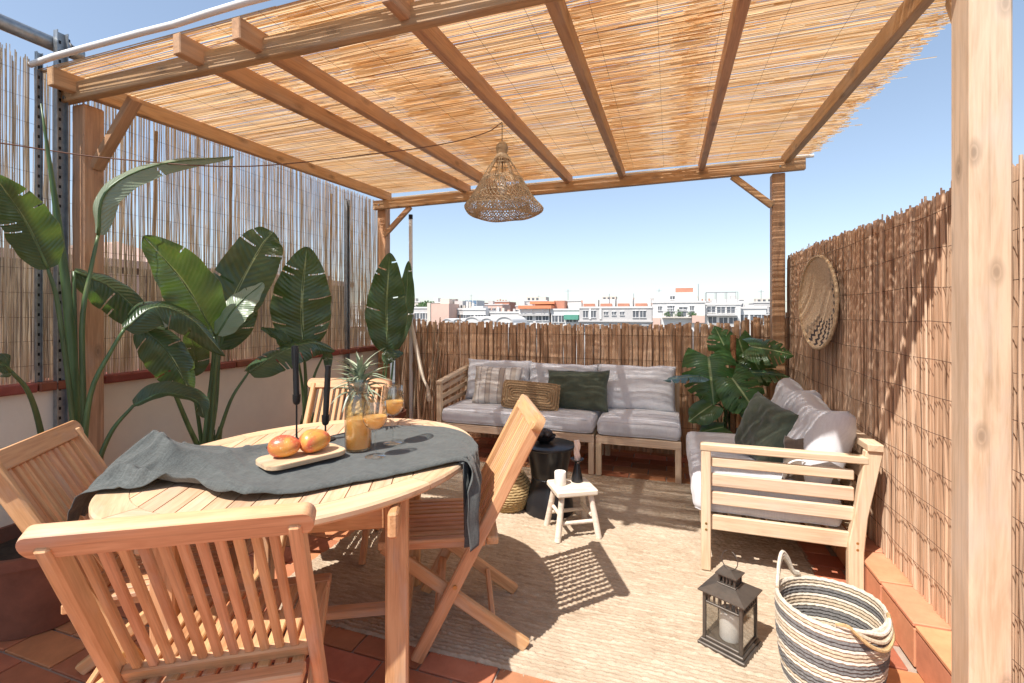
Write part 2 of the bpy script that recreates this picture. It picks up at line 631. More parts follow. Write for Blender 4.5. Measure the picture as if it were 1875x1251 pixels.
def make_rug():
    x0, x1, y0, y1 = RUG
    p, q = .0185, .034
    ny, nx = int((y1 - y0) / p * 4), int((x1 - x0) / q * 6)
    ys = np.linspace(y0, y1, ny + 1)
    xs = np.linspace(x0, x1, nx + 1)
    Xg, Yg = np.meshgrid(xs, ys, indexing='xy')
    rng = np.random.default_rng(3)
    wob = np.cumsum(rng.normal(0, .0006, nx + 1))
    wob -= np.linspace(wob[0], wob[-1], nx + 1)
    Yw = Yg + .006 * np.sin(Xg * 3.1 + 1) + wob[None, :] * .6
    row = np.floor((Yg - y0) / p)
    fr = (Yg - y0) / p
    prof = np.abs(np.sin(np.pi * fr)) ** .7
    loop = np.abs(np.sin(np.pi * (Xg / q + .5 * (row % 2) + .25 * np.sin(row * 1.7))))
    lump = rng.normal(0, 1, (int(row.max()) + 2, 64))
    amp = 1 + .25 * lump[row.astype(int), np.clip(((Xg - x0) / (x1 - x0) * 63).astype(int), 0, 63)]
    Zg = .006 + .0085 * prof * (.45 + .55 * loop ** .6) * amp
    Zg += .0025 * np.sin(Xg * 2.3) * np.sin(Yg * 1.9 + .5)
    edge = np.minimum.reduce([Xg - x0, x1 - Xg, Yg - y0, y1 - Yg])
    Zg = np.where(edge < .004, .001, Zg)
    verts = np.stack([Xg + .004 * np.sin(Yg * 40) * (edge < .03), Yw, Zg], -1).reshape(-1, 3)
    idx = np.arange((nx + 1) * (ny + 1)).reshape(ny + 1, nx + 1)
    faces = np.stack([idx[:-1, :-1], idx[:-1, 1:], idx[1:, 1:], idx[1:, :-1]], -1).reshape(-1, 4)
    me = bpy.data.meshes.new('rug')
    me.vertices.add(len(verts))
    me.vertices.foreach_set('co', verts.ravel())
    me.loops.add(faces.size)
    me.loops.foreach_set('vertex_index', faces.ravel())
    me.polygons.add(len(faces))
    me.polygons.foreach_set('loop_start', np.arange(0, faces.size, 4))
    me.update(calc_edges=True)
    me.shade_smooth()
    o = obj('rug', me, JUTE)
    tag(o, 'woven natural jute rug lying on the terracotta floor', 'rug')
    fr_ = MB()
    for k in range(420):
        s = random.random()
        if k % 2:
            x, y, dx, dy = x0 + s * (x1 - x0), y0, random.uniform(-.01, .01), -random.uniform(.004, .018)
        else:
            x, y, dx, dy = x1, y0 + s * (y1 - y0), random.uniform(.004, .014), random.uniform(-.01, .01)
        fr_.tube([(x, y, .004), (x + dx, y + dy, .003)], .0011, 3, False)
    f = obj('fringe', fr_, JUTE, o)
    f['kind'] = 'stuff'


make_rug()

# ------------------------------------------------------------------ left parapet with coping
par = thing('parapet_wall', 'low beige plastered parapet with a dark red coping under the cane screen', 'wall', (-3.06, 1.5, 0))
m = MB()
m.box((-3.08, 1.6, .445), (.14, 6.0, .89), 0)
obj('wall', m, PLASTER, par)
y = -1.35
while y < 4.6:
    block('coping_tile', (-3.07, y + .14, .913), (.2, .274, .045), COPING, par, .006)
    y += .28

t = thing('shade_wall', 'tall unseen rendered wall added beyond the cane screen to shade the floor', 'wall', (-3.4, -2.4, -22))  # unseen wall, added and sized to cast shade on the near left floor
m = MB()
m.box((-3.45, -2.4, -8.9), (.5, 4.0, 26.2), 0)
obj('wall', m, PLASTER, t)
m = MB()
m.box((-3.45, -2.4, 4.24), (.6, 4.1, .08), .01)
obj('coping', m, COPING, t)

# ------------------------------------------------------------------ reed helpers
def reed_tube(mb, p0, p1, r, sides=5, wob=.003, segs=2, taper=.85):
    p0, p1 = Vector(p0), Vector(p1)
    pts = []
    for i in range(segs + 1):
        t = i / segs
        p = p0.lerp(p1, t)
        if 0 < i < segs or wob < 0:
            p += Vector((random.uniform(-1, 1), random.uniform(-1, 1), random.uniform(-1, 1))) * abs(wob)
        pts.append(p)
    mb.tube(pts, [r * (1 - (1 - taper) * i / segs) for i in range(segs + 1)], sides, True)


def half_reed(mb, p0, p1, r, wob=.002, segs=3, taper=.85):
    """a split reed lying along x, its round side down"""
    p0, p1 = Vector(p0), Vector(p1)
    o = len(mb.v)
    for i in range(segs + 1):
        t = i / segs
        p = p0.lerp(p1, t)
        if 0 < i < segs:
            p += Vector((0, random.uniform(-1, 1), random.uniform(-1, 1))) * wob
        rr = r * (1 - (1 - taper) * t)
        for k in range(4):
            a = math.pi * (k / 3)
            mb.v.append((p.x, p.y - rr * math.cos(a), p.z - rr * .8 * math.sin(a)))
    for i in range(segs):
        for k in range(3):
            q = o + i * 4 + k
            mb.f.append((q, q + 1, q + 5, q + 4))


def half_cane(mb, p0, p1, r, wob=.003, segs=4, taper=.8):
    """a split cane standing upright, its round side toward the terrace"""
    p0, p1 = Vector(p0), Vector(p1)
    o = len(mb.v)
    for i in range(segs + 1):
        t = i / segs
        p = p0.lerp(p1, t)
        if 0 < i < segs:
            p += Vector((random.uniform(-1, 1), random.uniform(-1, 1), 0)) * wob
        rr = r * (1 - (1 - taper) * t)
        for k in range(4):
            a = math.pi * k / 3
            mb.v.append((p.x + rr * .8 * math.sin(a), p.y - rr * math.cos(a), p.z))
    for i in range(segs):
        for k in range(3):
            q = o + i * 4 + k
            mb.f.append((q, q + 1, q + 5, q + 4))


def stick_variant(h, r, sides, segs, wob, flat=1.0, knob=.12, seed=0):
    rnd = random.Random(seed)
    mb = MB()
    pts, rs = [], []
    for i in range(segs + 1):
        pts.append((rnd.uniform(-wob, wob), rnd.uniform(-wob, wob), h * i / segs))
        rs.append(r * (1 + rnd.uniform(-knob, knob)) * (1 - .15 * i / segs))
    mb.tube(pts, rs, sides, True)
    mb.v = [(x, y * flat, z) for x, y, z in mb.v]
    return mb.mesh('stick', 50)


# ------------------------------------------------------------------ back fence of bark sticks
bf = thing('bark_fence', 'low fence of upright brown bark sticks behind the long grey sofa', 'fence', (-.9, 4.5, 0))
bv = [stick_variant(1, .0185, 7, 9, .004, .7, .1, s) for s in range(9)]
for me in bv:
    me.materials.append(BARKSTICK)
x = -2.86
k = 0
while x < 1.0:
    wdt = random.uniform(.72, 1.12)
    top = 1.185 + .012 * math.sin(x * 2.1) + .02 * nz(x * 3) + random.uniform(-.014, .014)
    if x > .38:
        top += (x - .38) * .16
    if x < -2.5:
        top += .03
    M = Matrix.Translation((x, 4.50 + random.uniform(-.006, .006), .0)) @ Matrix.Rotation(random.uniform(-.012, .012), 4, 'Y') @ Matrix.Rotation(random.choice((0, math.pi)) + random.uniform(-.3, .3), 4, 'Z') @ Matrix.Diagonal((wdt, wdt, top, 1))
    obj('stick', bv[k % 9], BARKSTICK, bf, M)
    x += .0315 * wdt
    k += 1
m = MB()
x = -2.9
while x < 1.02:
    t = 1.17 + random.uniform(-.06, .02) + max(0, x - .38) * .16
    reed_tube(m, (x, 4.53, 0), (x + random.uniform(-.01, .01), 4.53, t), random.uniform(.009, .014), 5, .004, 3)
    x += .0115
o = obj('backing_sticks', m, BRUSH_MASS, bf)
o['kind'] = 'stuff'
for z in (.25, .55, .85, 1.08):
    m = MB()
    m.tube([(-2.9 + i * .1, 4.482 + random.uniform(-.002, .002), z + .006 * nz(i * .7, z)) for i in range(40)], .0016, 4)
    obj('wire', m, WIRE, bf)
# loose dry stalks leaning in the left corner
for k in range(26):
    x = random.uniform(-2.84, -2.0)
    m = MB()
    top = random.uniform(.6, 1.3)
    lean = random.uniform(-.12, .16)
    m.tube(spline([(x, 4.44, .01), (x + lean * .4, 4.45 + random.uniform(-.03, .0), top * .5), (x + lean, 4.455, top)], 8), [.012 - .0009 * i for i in range(9)], 6)
    obj('loose_stalk', m, BRUSH if k % 3 else SCREENREED, bf)
m = MB()
m.tube(spline([(-2.62, 4.40, 1.22), (-2.58, 4.4, 1.0), (-2.48, 4.39, .62), (-2.42, 4.39, .50), (-2.40, 4.39, .36)], 14), [.012 + .012 * math.sin(i * .35) ** 2 for i in range(15)], 7)
o = obj('loose_stalk', m, PLASTER, bf)
o['label'] = 'pale dry stalk'

# ------------------------------------------------------------------ right brushwood fence
rf = thing('brushwood_fence', 'tall reddish brushwood fence tied with thin wires above the kerb', 'fence', (.955, 3, .165))
rv = [stick_variant(1, .0044, 6, 9, .0024, 1, .22, 40 + s) for s in range(12)]
for me in rv:
    me.materials.append(BRUSH)


def rtop(y):
    return 1.735 + .022 * math.sin(y * 1.9 + .6) + .02 * nz(y * 2.2, 5)


far_sticks = MB()
y, k = 1.15, 0
while y < 4.5:
    lean_x = random.gauss(0, .011) + .02 * nz(y * 1.5, 8)
    h = rtop(y) - .166 + random.gauss(0, .010)
    s = random.choice((.6, .75, .9, 1.0, 1.15, 1.45))
    x = .955 + random.uniform(-.008, .008)
    if k < 296:
        M = Matrix.Translation((x, y, .166)) @ Matrix.Rotation(lean_x, 4, 'X') @ Matrix.Rotation(random.gauss(0, .004), 4, 'Y') @ Matrix.Rotation(random.uniform(0, 6.28), 4, 'Z')
        obj('stick', rv[k % 12], BRUSH, rf, M @ Matrix.Diagonal((s, s, h, 1)))
    else:
        reed_tube(far_sticks, (x, y, .166), (x, y - lean_x * h, .166 + h), .0044 * s, 6, .003, 6)
    k += 1
    y += .0073 * (.5 + .5 * s)
m = MB()
y = .9
while y < 4.52:
    dy = random.gauss(0, .02)
    reed_tube(m, (.968 + random.uniform(-.006, .008), y, .166), (.968, y + dy, rtop(y) + random.gauss(-.01, .012)), random.uniform(.0035, .0075), 5, .005, 4)
    y += .0055
m.f += [tuple(i + len(m.v) for i in q) for q in far_sticks.f]
m.v += far_sticks.v
o = obj('backing_sticks', m, BRUSH_MASS, rf)
o['kind'] = 'stuff'
for i in range(11):
    z = .28 + i * .138
    m = MB()
    m.tube([(.9405 + random.uniform(-.001, .001), .92 + j * .06, z + .014 * nz(j * .16, z * 9) + .002 * nz(j * 1.3, z)) for j in range(61)], .0012, 4)
    obj('wire', m, WIRE, rf)

# ------------------------------------------------------------------ left cane screen with its steel frame
cs = thing('cane_screen', 'tall see-through screen of thin upright canes on the parapet', 'screen', (-3.05, 2.5, .936))
m = MB()
y = -1.2
while y < 4.42:
    top = 2.56 + .05 * nz(y * 2.5, 3) + random.gauss(0, .02)
    if y > 1.6:
        top = 2.52 + random.gauss(0, .01)
    xb = random.uniform(-.006, .006)
    r_ = random.choice((.002, .0024, .0028, .0032, .0038))
    half_cane(m, (-3.05 + xb, y, .936), (-3.05 + xb + random.gauss(0, .004), y + random.gauss(0, .008), top), r_, .0035, 5, .8)
    y += random.uniform(.0046, .0070) * (.7 if y < .8 else 1)
    if random.random() < .012:
        y += random.uniform(.004, .010)
# short broken stubs low down make the screen denser there
y = -1.2
while y < 4.42:
    h = random.uniform(.2, .95) * (1 if random.random() < .75 else 1.3)
    half_cane(m, (-3.06, y, .936), (-3.06 + random.gauss(0, .005), y + random.gauss(0, .02), .936 + h), random.uniform(.002, .0034), .004, 3, .7)
    y += random.uniform(.009, .02)
y = .5
while y < 4.42:             # fine splinters between the canes
    half_cane(m, (-3.055, y, .936), (-3.055 + random.gauss(0, .004), y + random.gauss(0, .012), 2.5 - random.random() ** 2 * .9), random.uniform(.0011, .0018), .004, 4, .8)
    y += random.uniform(.006, .011)
y = -1.2
while y < .95:              # unseen second layer of canes, added to shade the floor
    reed_tube(m, (-3.068, y, .936), (-3.068 + random.gauss(0, .004), y + random.gauss(0, .01), 2.56), random.uniform(.0028, .0042), 4, .004, 3, .8)
    y += random.uniform(.005, .0075)
o = obj('canes', m, SCREENREED, cs)
o['kind'] = 'stuff'
for i in range(13):
    z = 1.02 + i * .122
    m = MB()
    m.tube([(-3.044 + random.uniform(-.001, .001), -1.2 + j * .14, z + .005 * nz(j * .5, z * 7)) for j in range(40)], .0009, 3)
    obj('wire', m, WIRE, cs)
for y in (2.02, 2.55, 3.62):          # thicker canes
    m = MB()
    reed_tube(m, (-3.035, y, .936), (-3.035, y + .03, 2.42), .011, 8, .004, 8, .9)
    obj('thick_cane', m, SCREENREED, cs)


def steel_post(label, y, x, z0, z1, w=.05, d=.03):
    t = thing('steel_post', label, 'post', (x, y, z0))
    m = MB()
    m.box((x, y - w / 2 + .003, (z0 + z1) / 2), (d, .004, z1 - z0), 0)
    m.box((x - d / 2 + .002, y, (z0 + z1) / 2), (.004, w, z1 - z0), 0)
    m.box((x, y + w / 2 - .003, (z0 + z1) / 2), (d, .004, z1 - z0), 0)
    obj('channel', m, GALV, t)
    h = MB()
    z = z0 + .04
    while z < z1 - .03:
        h.box((x + .004 - d / 2 + .002, y, z), (.003, .008, .015), 0)
        z += .05
    o = obj('slots', h, BLACKMETAL, t)
    o['kind'] = 'stuff'
    return t


steel_post('slotted galvanised post beside the pergola corner and the tall plant', 1.545, -2.985, 0, 2.74, .05, .03)
steel_post('slotted galvanised post half way along the cane screen', 3.81, -2.985, 0, 2.40, .045, .03)
steel_post('narrow slotted strip wired to the canes beside the pipe', 1.47, -3.015, .936, 2.6, .028, .016)
t = thing('steel_pipe', 'thick weathered steel pipe running above the cane screen', 'pipe', (-3.08, .9, 2.66))
m = MB()
m.tube([(-3.085, -.4, 2.685), (-3.06, 1.0, 2.685), (-3.035, 1.66, 2.685)], .036, 16)
obj('pipe', m, GALV, t)
for y in (1.2, 1.60):
    m = MB()
    m.tube([(-3.06 + .0385 * math.cos(a) + (y - 1.0) * .035, y, 2.685 + .0385 * math.sin(a)) for a in [i * math.pi / 10 for i in range(20)]], .005, 6, True, True)
    m.box((-3.04, y, 2.73), (.02, .02, .03), .003)
    obj('clamp', m, BLACKMETAL, t)
t = thing('white_pole', 'slim white pole with dark cap standing in the fence corner', 'pole', (-2.66, 4.46, 0))
m = MB()
m.tube([(-2.66, 4.46, .0), (-2.66, 4.46, 1.2), (-2.665, 4.46, 2.31)], .021, 14)
obj('tube', m, PIPEWHITE, t)
m = MB()
m.tube([(-2.665, 4.46, 2.311), (-2.665, 4.46, 2.36)], .023, 14)
obj('cap', m, BLACKMETAL, t)
m = MB()
m.tube([(.905, 4.44, 0), (.905, 4.44, 1.86)], .016, 12)
o = obj('dark_post', m, BLACKMETAL)
tag(o, 'thin dark post behind the corner timber of the pergola', 'post')

# ------------------------------------------------------------------ pergola
def rz_(y):
    return 2.412 + (y - 1.5) * .0286          # underside of the rafters


pg = thing('pergola', 'timber pergola frame with rafters and corner braces', 'pergola', (-1, 3, 0))
NL, NR, FL, FR = (-2.95, 1.645), (.848, 1.698), (-2.925, 4.345), (.848, 4.345)
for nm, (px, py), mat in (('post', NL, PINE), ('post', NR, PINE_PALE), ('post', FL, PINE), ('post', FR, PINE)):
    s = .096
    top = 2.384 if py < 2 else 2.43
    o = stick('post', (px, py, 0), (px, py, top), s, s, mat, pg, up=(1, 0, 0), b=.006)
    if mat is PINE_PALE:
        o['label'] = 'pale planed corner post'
# front beam in front of the posts, back beam behind rafters
stick('beam', (-3.06, 1.572, 2.428), (1.25, 1.625, 2.445), .045, .09, PINE, pg, b=.004)
stick('beam', (-3.0, 4.272, 2.441), (1.03, 4.272, 2.478), .045, .095, PINE, pg, b=.004)
RX = [(-2.90, -2.86), (-2.03, -1.93), (-1.69, -1.64), (-.97, -.885), (-.41, -.40), (.262, .262), (.905, .90)]
for xa, xb in RX:
    stick('rafter', (xa, 1.455, rz_(1.455) + .045), (xb, 4.36, rz_(4.36) + .045), .046, .09, PINE, pg, b=.004)
stick('brace', (-2.60, 1.655, 2.384), (-2.905, 1.655, 2.06), .04, .055, PINE, pg, up=(1, 0, 1))
stick('brace', (.50, 4.28, 2.43), (.80, 4.30, 2.165), .035, .05, PINE, pg)
stick('brace', (-2.56, 4.28, 2.40), (-2.885, 4.30, 2.125), .035, .05, PINE, pg)
stick('brace', (.95, 2.06, 2.40), (.852, 1.74, 2.05), .035, .05, PINE, pg)
for y, z, x0, x1 in ((1.452, 2.542, -3.06, -.6), (4.40, 2.532, -2.95, 1.12)):
    m = MB()
    m.tube([(x0 + i * (x1 - x0) / 12, y + .008 * nz(i * .8, y), z + .006 * nz(i * .6, y + 3) + (.045 * i / 12 if y > 3 else 0)) for i in range(13)], .0145, 10)
    o = obj('batten', m, PIPEWHITE, pg)
    o['label'] = 'white round batten at the roof edge'

for bx_, by_, bz_, ax in ((-2.935, 1.547, 2.43, 1), (-2.965, 1.547, 2.40, 1), (.83, 1.596, 2.44, 1), (-2.925, 4.245, 2.44, 1), (.848, 4.246, 2.47, 1), (-2.03, 1.546, 2.44, 1), (-1.69, 1.55, 2.44, 1)):
    m = MB()
    m.tube([(bx_, by_ + .004, bz_), (bx_, by_ - .004, bz_)], .0085, 6)
    obj('bolt', m, GALV, pg)

# reed roof
rm = thing('reed_roof_mat', 'golden reed matting laid over the pergola rafters, ragged at one edge', 'reed mat', (-1, 3, 2.52))
m = MB()
y = 1.47
while y < 4.40:
    z = rz_(y) + .0985
    x = -3.03 + random.uniform(-.015, .015)
    xe = 1.06 + random.uniform(0, .10) + .05 * nz(y * 3)
    if y < 1.64:                # the front edge runs back a little toward the right
        xe = -.75 + (y - 1.47) / .17 * 1.1 + random.uniform(-.05, .05)
    if random.random() < .03:
        xe += random.uniform(.05, .14)
    while x < xe - .02:
        L = min(random.uniform(.8, 2.2), xe - x)
        r_ = random.choice((.0018, .0022, .0026, .003, .0036))
        half_reed(m, (x, y + random.gauss(0, .0022), z + random.uniform(-.002, .004)), (x + L, y + random.gauss(0, .0022), z + random.uniform(-.002, .004)), r_, .0018, 3, .85)
        x += L * .97
    y += random.uniform(.0029, .0046)
# a sparse second layer, denser where two mats overlap
y = 1.5
while y < 4.38:
    z = rz_(y) + .109
    for xa, xb, pr in ((-3.0, 1.1, .4), (-1.52, -1.12, .9), (-.42, -.14, .95), (.05, .17, .95 if y > 1.66 else 0), (-2.2, -1.95, .5)):
        if random.random() < pr:
            ja, jb = random.uniform(-.06, .06), random.uniform(-.06, .06)
            if xb - xa > 2:
                if y < 1.66:
                    continue
                xa2 = random.uniform(xa, xb - 1)
                xb2 = min(xb, xa2 + random.uniform(.6, 1.8))
            else:
                xa2, xb2 = xa + ja, xb + jb
            half_reed(m, (xa2, y, z), (xb2, y + random.gauss(0, .006), z), random.uniform(.002, .0036), .003, 2, .8)
    y += .0075
o = obj('reeds', m, ROOFREED, rm)
o['kind'] = 'stuff'
for i in range(16):
    x = -2.85 + i * .255
    mm = MB()
    mm.tube([(x + .004 * nz(j, i), 1.46 + j * .1, rz_(1.46 + j * .1) + .0935) for j in range(30)], .0008, 3)
    obj('wire', mm, WIRE, rm)

# ------------------------------------------------------------------ folding chairs
def make_chair(label):
    t = thing('folding_chair', label, 'chair', (0, 0, 0), 0, 'slatted teak folding chairs round the table')

    def st(name, p0, p1, w, h, up=(0, 0, 1), b=.004, mat=TEAK):
        return stick(name, p0, p1, w, h, mat, t, up, b, world=False)
    a0, a1 = Vector((0, .203, .012)), Vector((0, -.243, .862))        # back post line: front foot to top
    ad = (a1 - a0).normalized()
    an = Vector((0, ad.z, -ad.y))
    b0, b1 = Vector((0, -.205, .012)), Vector((0, .325, .418))
    for s in (-1, 1):
        sx = Vector((s * .213, 0, 0))
        st('back_leg', a0 + sx, a1 + sx, .026, .046, an, .005)
        sx = Vector((s * .180, 0, 0))
        bd = (b1 - b0).normalized()
        st('cross_leg', b0 + sx, b1 + sx, .026, .046, Vector((0, -bd.z, bd.y)), .005)
    # top rail, rounded at the ends
    M, L = frame(a1 + Vector((-.25, 0, 0)), a1 + Vector((.25, 0, 0)), ad)
    mb = MB()
    out = []
    n = 10
    hw, hh = .25, .031
    for cx, sg in ((1, 1), (-1, -1)):
        for i in range(n + 1):
            an_ = -math.pi / 2 + math.pi * i / n
            out.append((sg * (hw - .02 + .02 * math.cos(an_)), sg * hh * math.sin(an_)))
    o0 = len(out)
    for zi, sc in ((-.0155, .9), (-.011, 1), (.011, 1), (.0155, .9)):
        mb.v += [(x, zi, y * sc) for x, y in out]
    for k in range(3):
        for i in range(o0):
            j = (i + 1) % o0
            mb.f.append((k * o0 + i, k * o0 + j, (k + 1) * o0 + j, (k + 1) * o0 + i)[::-1])
    mb.f.append(tuple(range(o0)))
    mb.f.append(tuple(range(3 * o0, 4 * o0))[::-1])
    me = mb.mesh('rail', 35)
    me.materials.append(TEAK)
    obj('top_rail', me, TEAK, t, M, False)
    lo = a0 + ad * .50
    st('lower_rail', lo + Vector((-.2, 0, 0)), lo + Vector((.2, 0, 0)), .022, .042, ad)
    for i in range(11):
        x = -.167 + i * .0334
        st('back_slat', lo + ad * .021 + Vector((x, 0, 0)), a1 - ad * .031 + Vector((x, 0, 0)), .0185, .013, an, .0025)
    # seat
    zs = .428
    for y, w in ((.318, .05), (-.075, .045)):
        st('seat_rail', (-.196, y, zs - .004), (.196, y, zs - .004), w, .03)
    for s in (-1, 1):
        st('seat_side', (s * .158, -.05, zs - .022), (s * .158, .292, zs - .022), .022, .03)
    for i in range(10):
        x = -.1755 + i * .039
        st('seat_slat', (x, -.052, zs + .002), (x, .293, zs + .002), .029, .016, b=.003)
    p = a0 + ad * .17
    st('stretcher', p + Vector((-.2, 0, 0)), p + Vector((.2, 0, 0)), .02, .034, an)
    p = b0 + (b1 - b0).normalized() * .16
    st('stretcher', p + Vector((-.168, 0, 0)), p + Vector((.168, 0, 0)), .02, .034)
    for s in (-1, 1):
        mb = MB()
        c = a0 + ad * .30 + Vector((s * .2285, 0, 0))
        mb.tube([c - Vector((.004, 0, 0)), c + Vector((.004, 0, 0))], .008, 10)
        obj('bolt', mb, BRASS, t, None, False)
    return t


BRASS = plain('brass', (.5, .36, .15), .35, .9, .1, 30, 0)
chair = make_chair('teak folding chair whose back is toward the near corner post, cloth hanging over its seat')


def place(o, rail, facing, label=None):
    f = Vector((*facing, 0)).normalized()
    rot = math.atan2(-f.x, f.y)
    loc = Vector((*rail, 0)) + f * .243
    o.matrix_basis = Matrix.Translation((loc.x, loc.y, o.get('lift', 0))) @ Matrix.Rotation(rot, 4, 'Z')
    if label:
        o['label'] = label


# centre of each top rail and the way the chair faces
place(chair, (-.553, 1.872), (-.907, -.42))
chair.location.z = .011
c2 = copy_tree(chair)
place(c2, (-.905, .652), (-.52, .854), 'teak folding chair with its slatted back turned to the viewer, tucked under the oval table')
c3 = copy_tree(chair)
place(c3, (-1.90, .918), (.77, .63), 'teak folding chair leaning back beside the terracotta pot')
c4 = copy_tree(chair)
place(c4, (-1.815, 2.345), (.32, -.948), 'teak folding chair behind the pineapple, against the plants')

# ------------------------------------------------------------------ oval table
TC = Vector((-1.272, 1.459, 0))
LA = Vector((.223, .975, 0)).normalized()
SA = Vector((LA.y, -LA.x, 0))
E1 = Vector((-.45, .893, 0)).normalized()
E2 = Vector((E1.y, -E1.x, 0))
TA, TB = .662, .560
TZ = .74


def ell(th, k=1.0, dr=0.0):
    return TC + LA * math.cos(th) * (TA * k - dr) + SA * math.sin(th) * (TB * k - dr)


tb = thing('oval_table', 'oval slatted teak garden table set with fruit and juice', 'table', TC)
# rim in eight curved pieces
for s in range(8):
    mb = MB()
    n = 12
    for i in range(n + 1):
        th = 2 * math.pi * (s + (i / n) * .994 + .003) / 8
        for dr, z in ((.088, TZ - .026), (.088, TZ), (.006, TZ), (.0, TZ - .007), (.0, TZ - .02), (.008, TZ - .028)):
            p = ell(th, 1, dr)
            mb.v.append((p.x, p.y, z))
    for i in range(n):
        for k in range(6):
            k2 = (k + 1) % 6
            mb.f.append((i * 6 + k, i * 6 + k2, (i + 1) * 6 + k2, (i + 1) * 6 + k))
    mb.f.append(tuple(range(6))[::-1])
    mb.f.append(tuple(range(n * 6, n * 6 + 6)))
    th = 2 * math.pi * (s + .5) / 8
    d = (ell(th + .1) - ell(th - .1)).normalized()
    M = Matrix((d, Vector((-d.y, d.x, 0)), Vector((0, 0, 1)))).transposed().to_4x4()
    M.translation = ell(th)
    Mi = M.inverted()
    mb.v = [tuple(Mi @ Vector(p)) for p in mb.v]
    obj('rim_piece', mb, TEAK_TOP, tb, M)


def inside(p, dr):
    d = p - TC
    a = d.dot(LA) / (TA - dr)
    b = d.dot(SA) / (TB - dr)
    return a * a + b * b < 1


w = .062
e = -.62


def chord(ee):
    """where the board edge at offset ee meets the inside of the rim"""
    ts = [t / 1000 for t in range(-700, 701) if inside(TC + E2 * ee + E1 * (t / 1000), .0895)]
    return (ts[0], ts[-1]) if ts else None


while e < .62:
    ea, eb = e + .0012, e + w - .0012
    cc = [chord(ea + (eb - ea) * k / 4) for k in range(5)]
    if all(c is not None for c in cc):
        for half in (0, 1):
            if half == 0:
                out = [(c[0], ea + (eb - ea) * k / 4) for k, c in enumerate(cc)][::-1] + [(-.0012, ea), (-.0012, eb)]
            else:
                out = [(.0012, eb), (.0012, ea)] + [(c[1], ea + (eb - ea) * k / 4) for k, c in enumerate(cc)]
            if max(abs(a) for a, b in out) < .02:
                continue
            mb = MB()
            mx = sum(a for a, b in out) / len(out)
            my = (ea + eb) / 2
            k_ = len(out)
            pts_ = [(a - mx, -(b - my)) for a, b in out]
            ar = sum(pts_[i][0] * pts_[(i + 1) % k_][1] - pts_[(i + 1) % k_][0] * pts_[i][1] for i in range(k_))
            if ar < 0:
                pts_ = pts_[::-1]
            mb.prism(pts_, -.012, .0105)
            mb.prism([(a * .999, b * .975) for a, b in pts_], .0105, .012)
            M = Matrix((E1, -E2, Vector((0, 0, 1)))).transposed().to_4x4()
            M.translation = TC + E1 * mx + E2 * my + Vector((0, 0, TZ - .0122))
            obj('plank', mb.mesh('plank'), TEAK_TOP, tb, M)
    e += w
LE, LW = .37, .33
corners = [TC + E1 * (sa * LE) + E2 * (sb * LW) for sa, sb in ((-1, 1), (1, 1), (1, -1), (-1, -1))]
for c in corners:
    stick('leg', (c.x, c.y, .0), (c.x, c.y, TZ - .029), .068, .068, TEAK, tb, up=E1, b=.006)
for i in range(4):
    a, b = corners[i], corners[(i + 1) % 4]
    d = (b - a).normalized()
    ext = .0 if i % 2 else .0
    z = TZ - .029 - .05
    stick('apron', a + d * .035 + Vector((0, 0, z)), b - d * .035 + Vector((0, 0, z)), .024, .10, TEAK, tb, b=.004)
# runners that carry the overhang: stepped ends stick out under the rim
for sb in (-1, 1):
    for sa in (-1, 1):
        c = TC + E2 * (sb * LW) + E1 * (sa * (LE + .035))
        stick('runner', c + Vector((0, 0, TZ - .029 - .04)), c + E1 * sa * .10 + Vector((0, 0, TZ - .029 - .04)), .03, .075, TEAK, tb, b=.012)
for sb in (-1, 1):
    c = TC + E2 * (sb * LW)
    stick('foot_rail', c - E1 * (LE - .034) + Vector((0, 0, .13)), c + E1 * (LE - .034) + Vector((0, 0, .13)), .028, .05, TEAK, tb, b=.004)
c = TC + Vector((0, 0, .20))
stick('stretcher', c - E2 * (LW - .014) + Vector((0, 0, -.07)), c + E2 * (LW - .014) + Vector((0, 0, -.07)), .05, .028, TEAK, tb)

# ------------------------------------------------------------------ cushions
def pillow(wd, ht, th, seed, ear=.05, wr=.010, nu=30, nv=26, sag=.0, puff=.5):
    mb = MB()
    for side in (1, -1):
        def P(u, v, side=side):
            a, b = 2 * u - 1, 2 * v - 1
            x = wd / 2 * a * (1 - ear * (1 - b * b) * a * a)
            z = ht / 2 * b * (1 - ear * (1 - a * a) * b * b)
            t = th / 2 * (max(0, (1 - a ** 4) * (1 - b ** 4))) ** puff
            edge = (1 - max(abs(a), abs(b)) ** 6)
            n = nz(a * 1.6 + seed, b * 1.6, side * 3) * .6 + .4 * nz(a * 4 + seed, b * 2.2, side * 5) + .35 * abs(nz(a * 3.1 + b * 2 + seed, b * 5 - a, side * 2))
            y = side * t + n * wr * edge * 2
            # pull creases toward the corners
            cr = abs(a) * abs(b)
            y += math.sin((a * side + b) * 17 + seed) * .0035 * cr * edge
            z2 = z - sag * (1 - a * a) * (b > 0) * b
            return (x + nz(b * 2, seed, 7) * .008, y * (1.0 - .25 * sag * b), z2 + nz(a * 2.3, seed, 3) * .012 * b)
        o0 = len(mb.v)
        mb.grid(P, nu, nv)
        if side > 0:
            k = len(mb.f)
            mb.f = mb.f[:k - nu * nv] + [q[::-1] for q in mb.f[k - nu * nv:]]
    me = mb.mesh('pillow', None)
    bm = bmesh.new()
    bm.from_mesh(me)
    bmesh.ops.remove_doubles(bm, verts=bm.verts, dist=.0008)
    bmesh.ops.recalc_face_normals(bm, faces=bm.faces)
    bm.to_mesh(me)
    bm.free()
    me.shade_smooth()
    return me


PIPING = {}


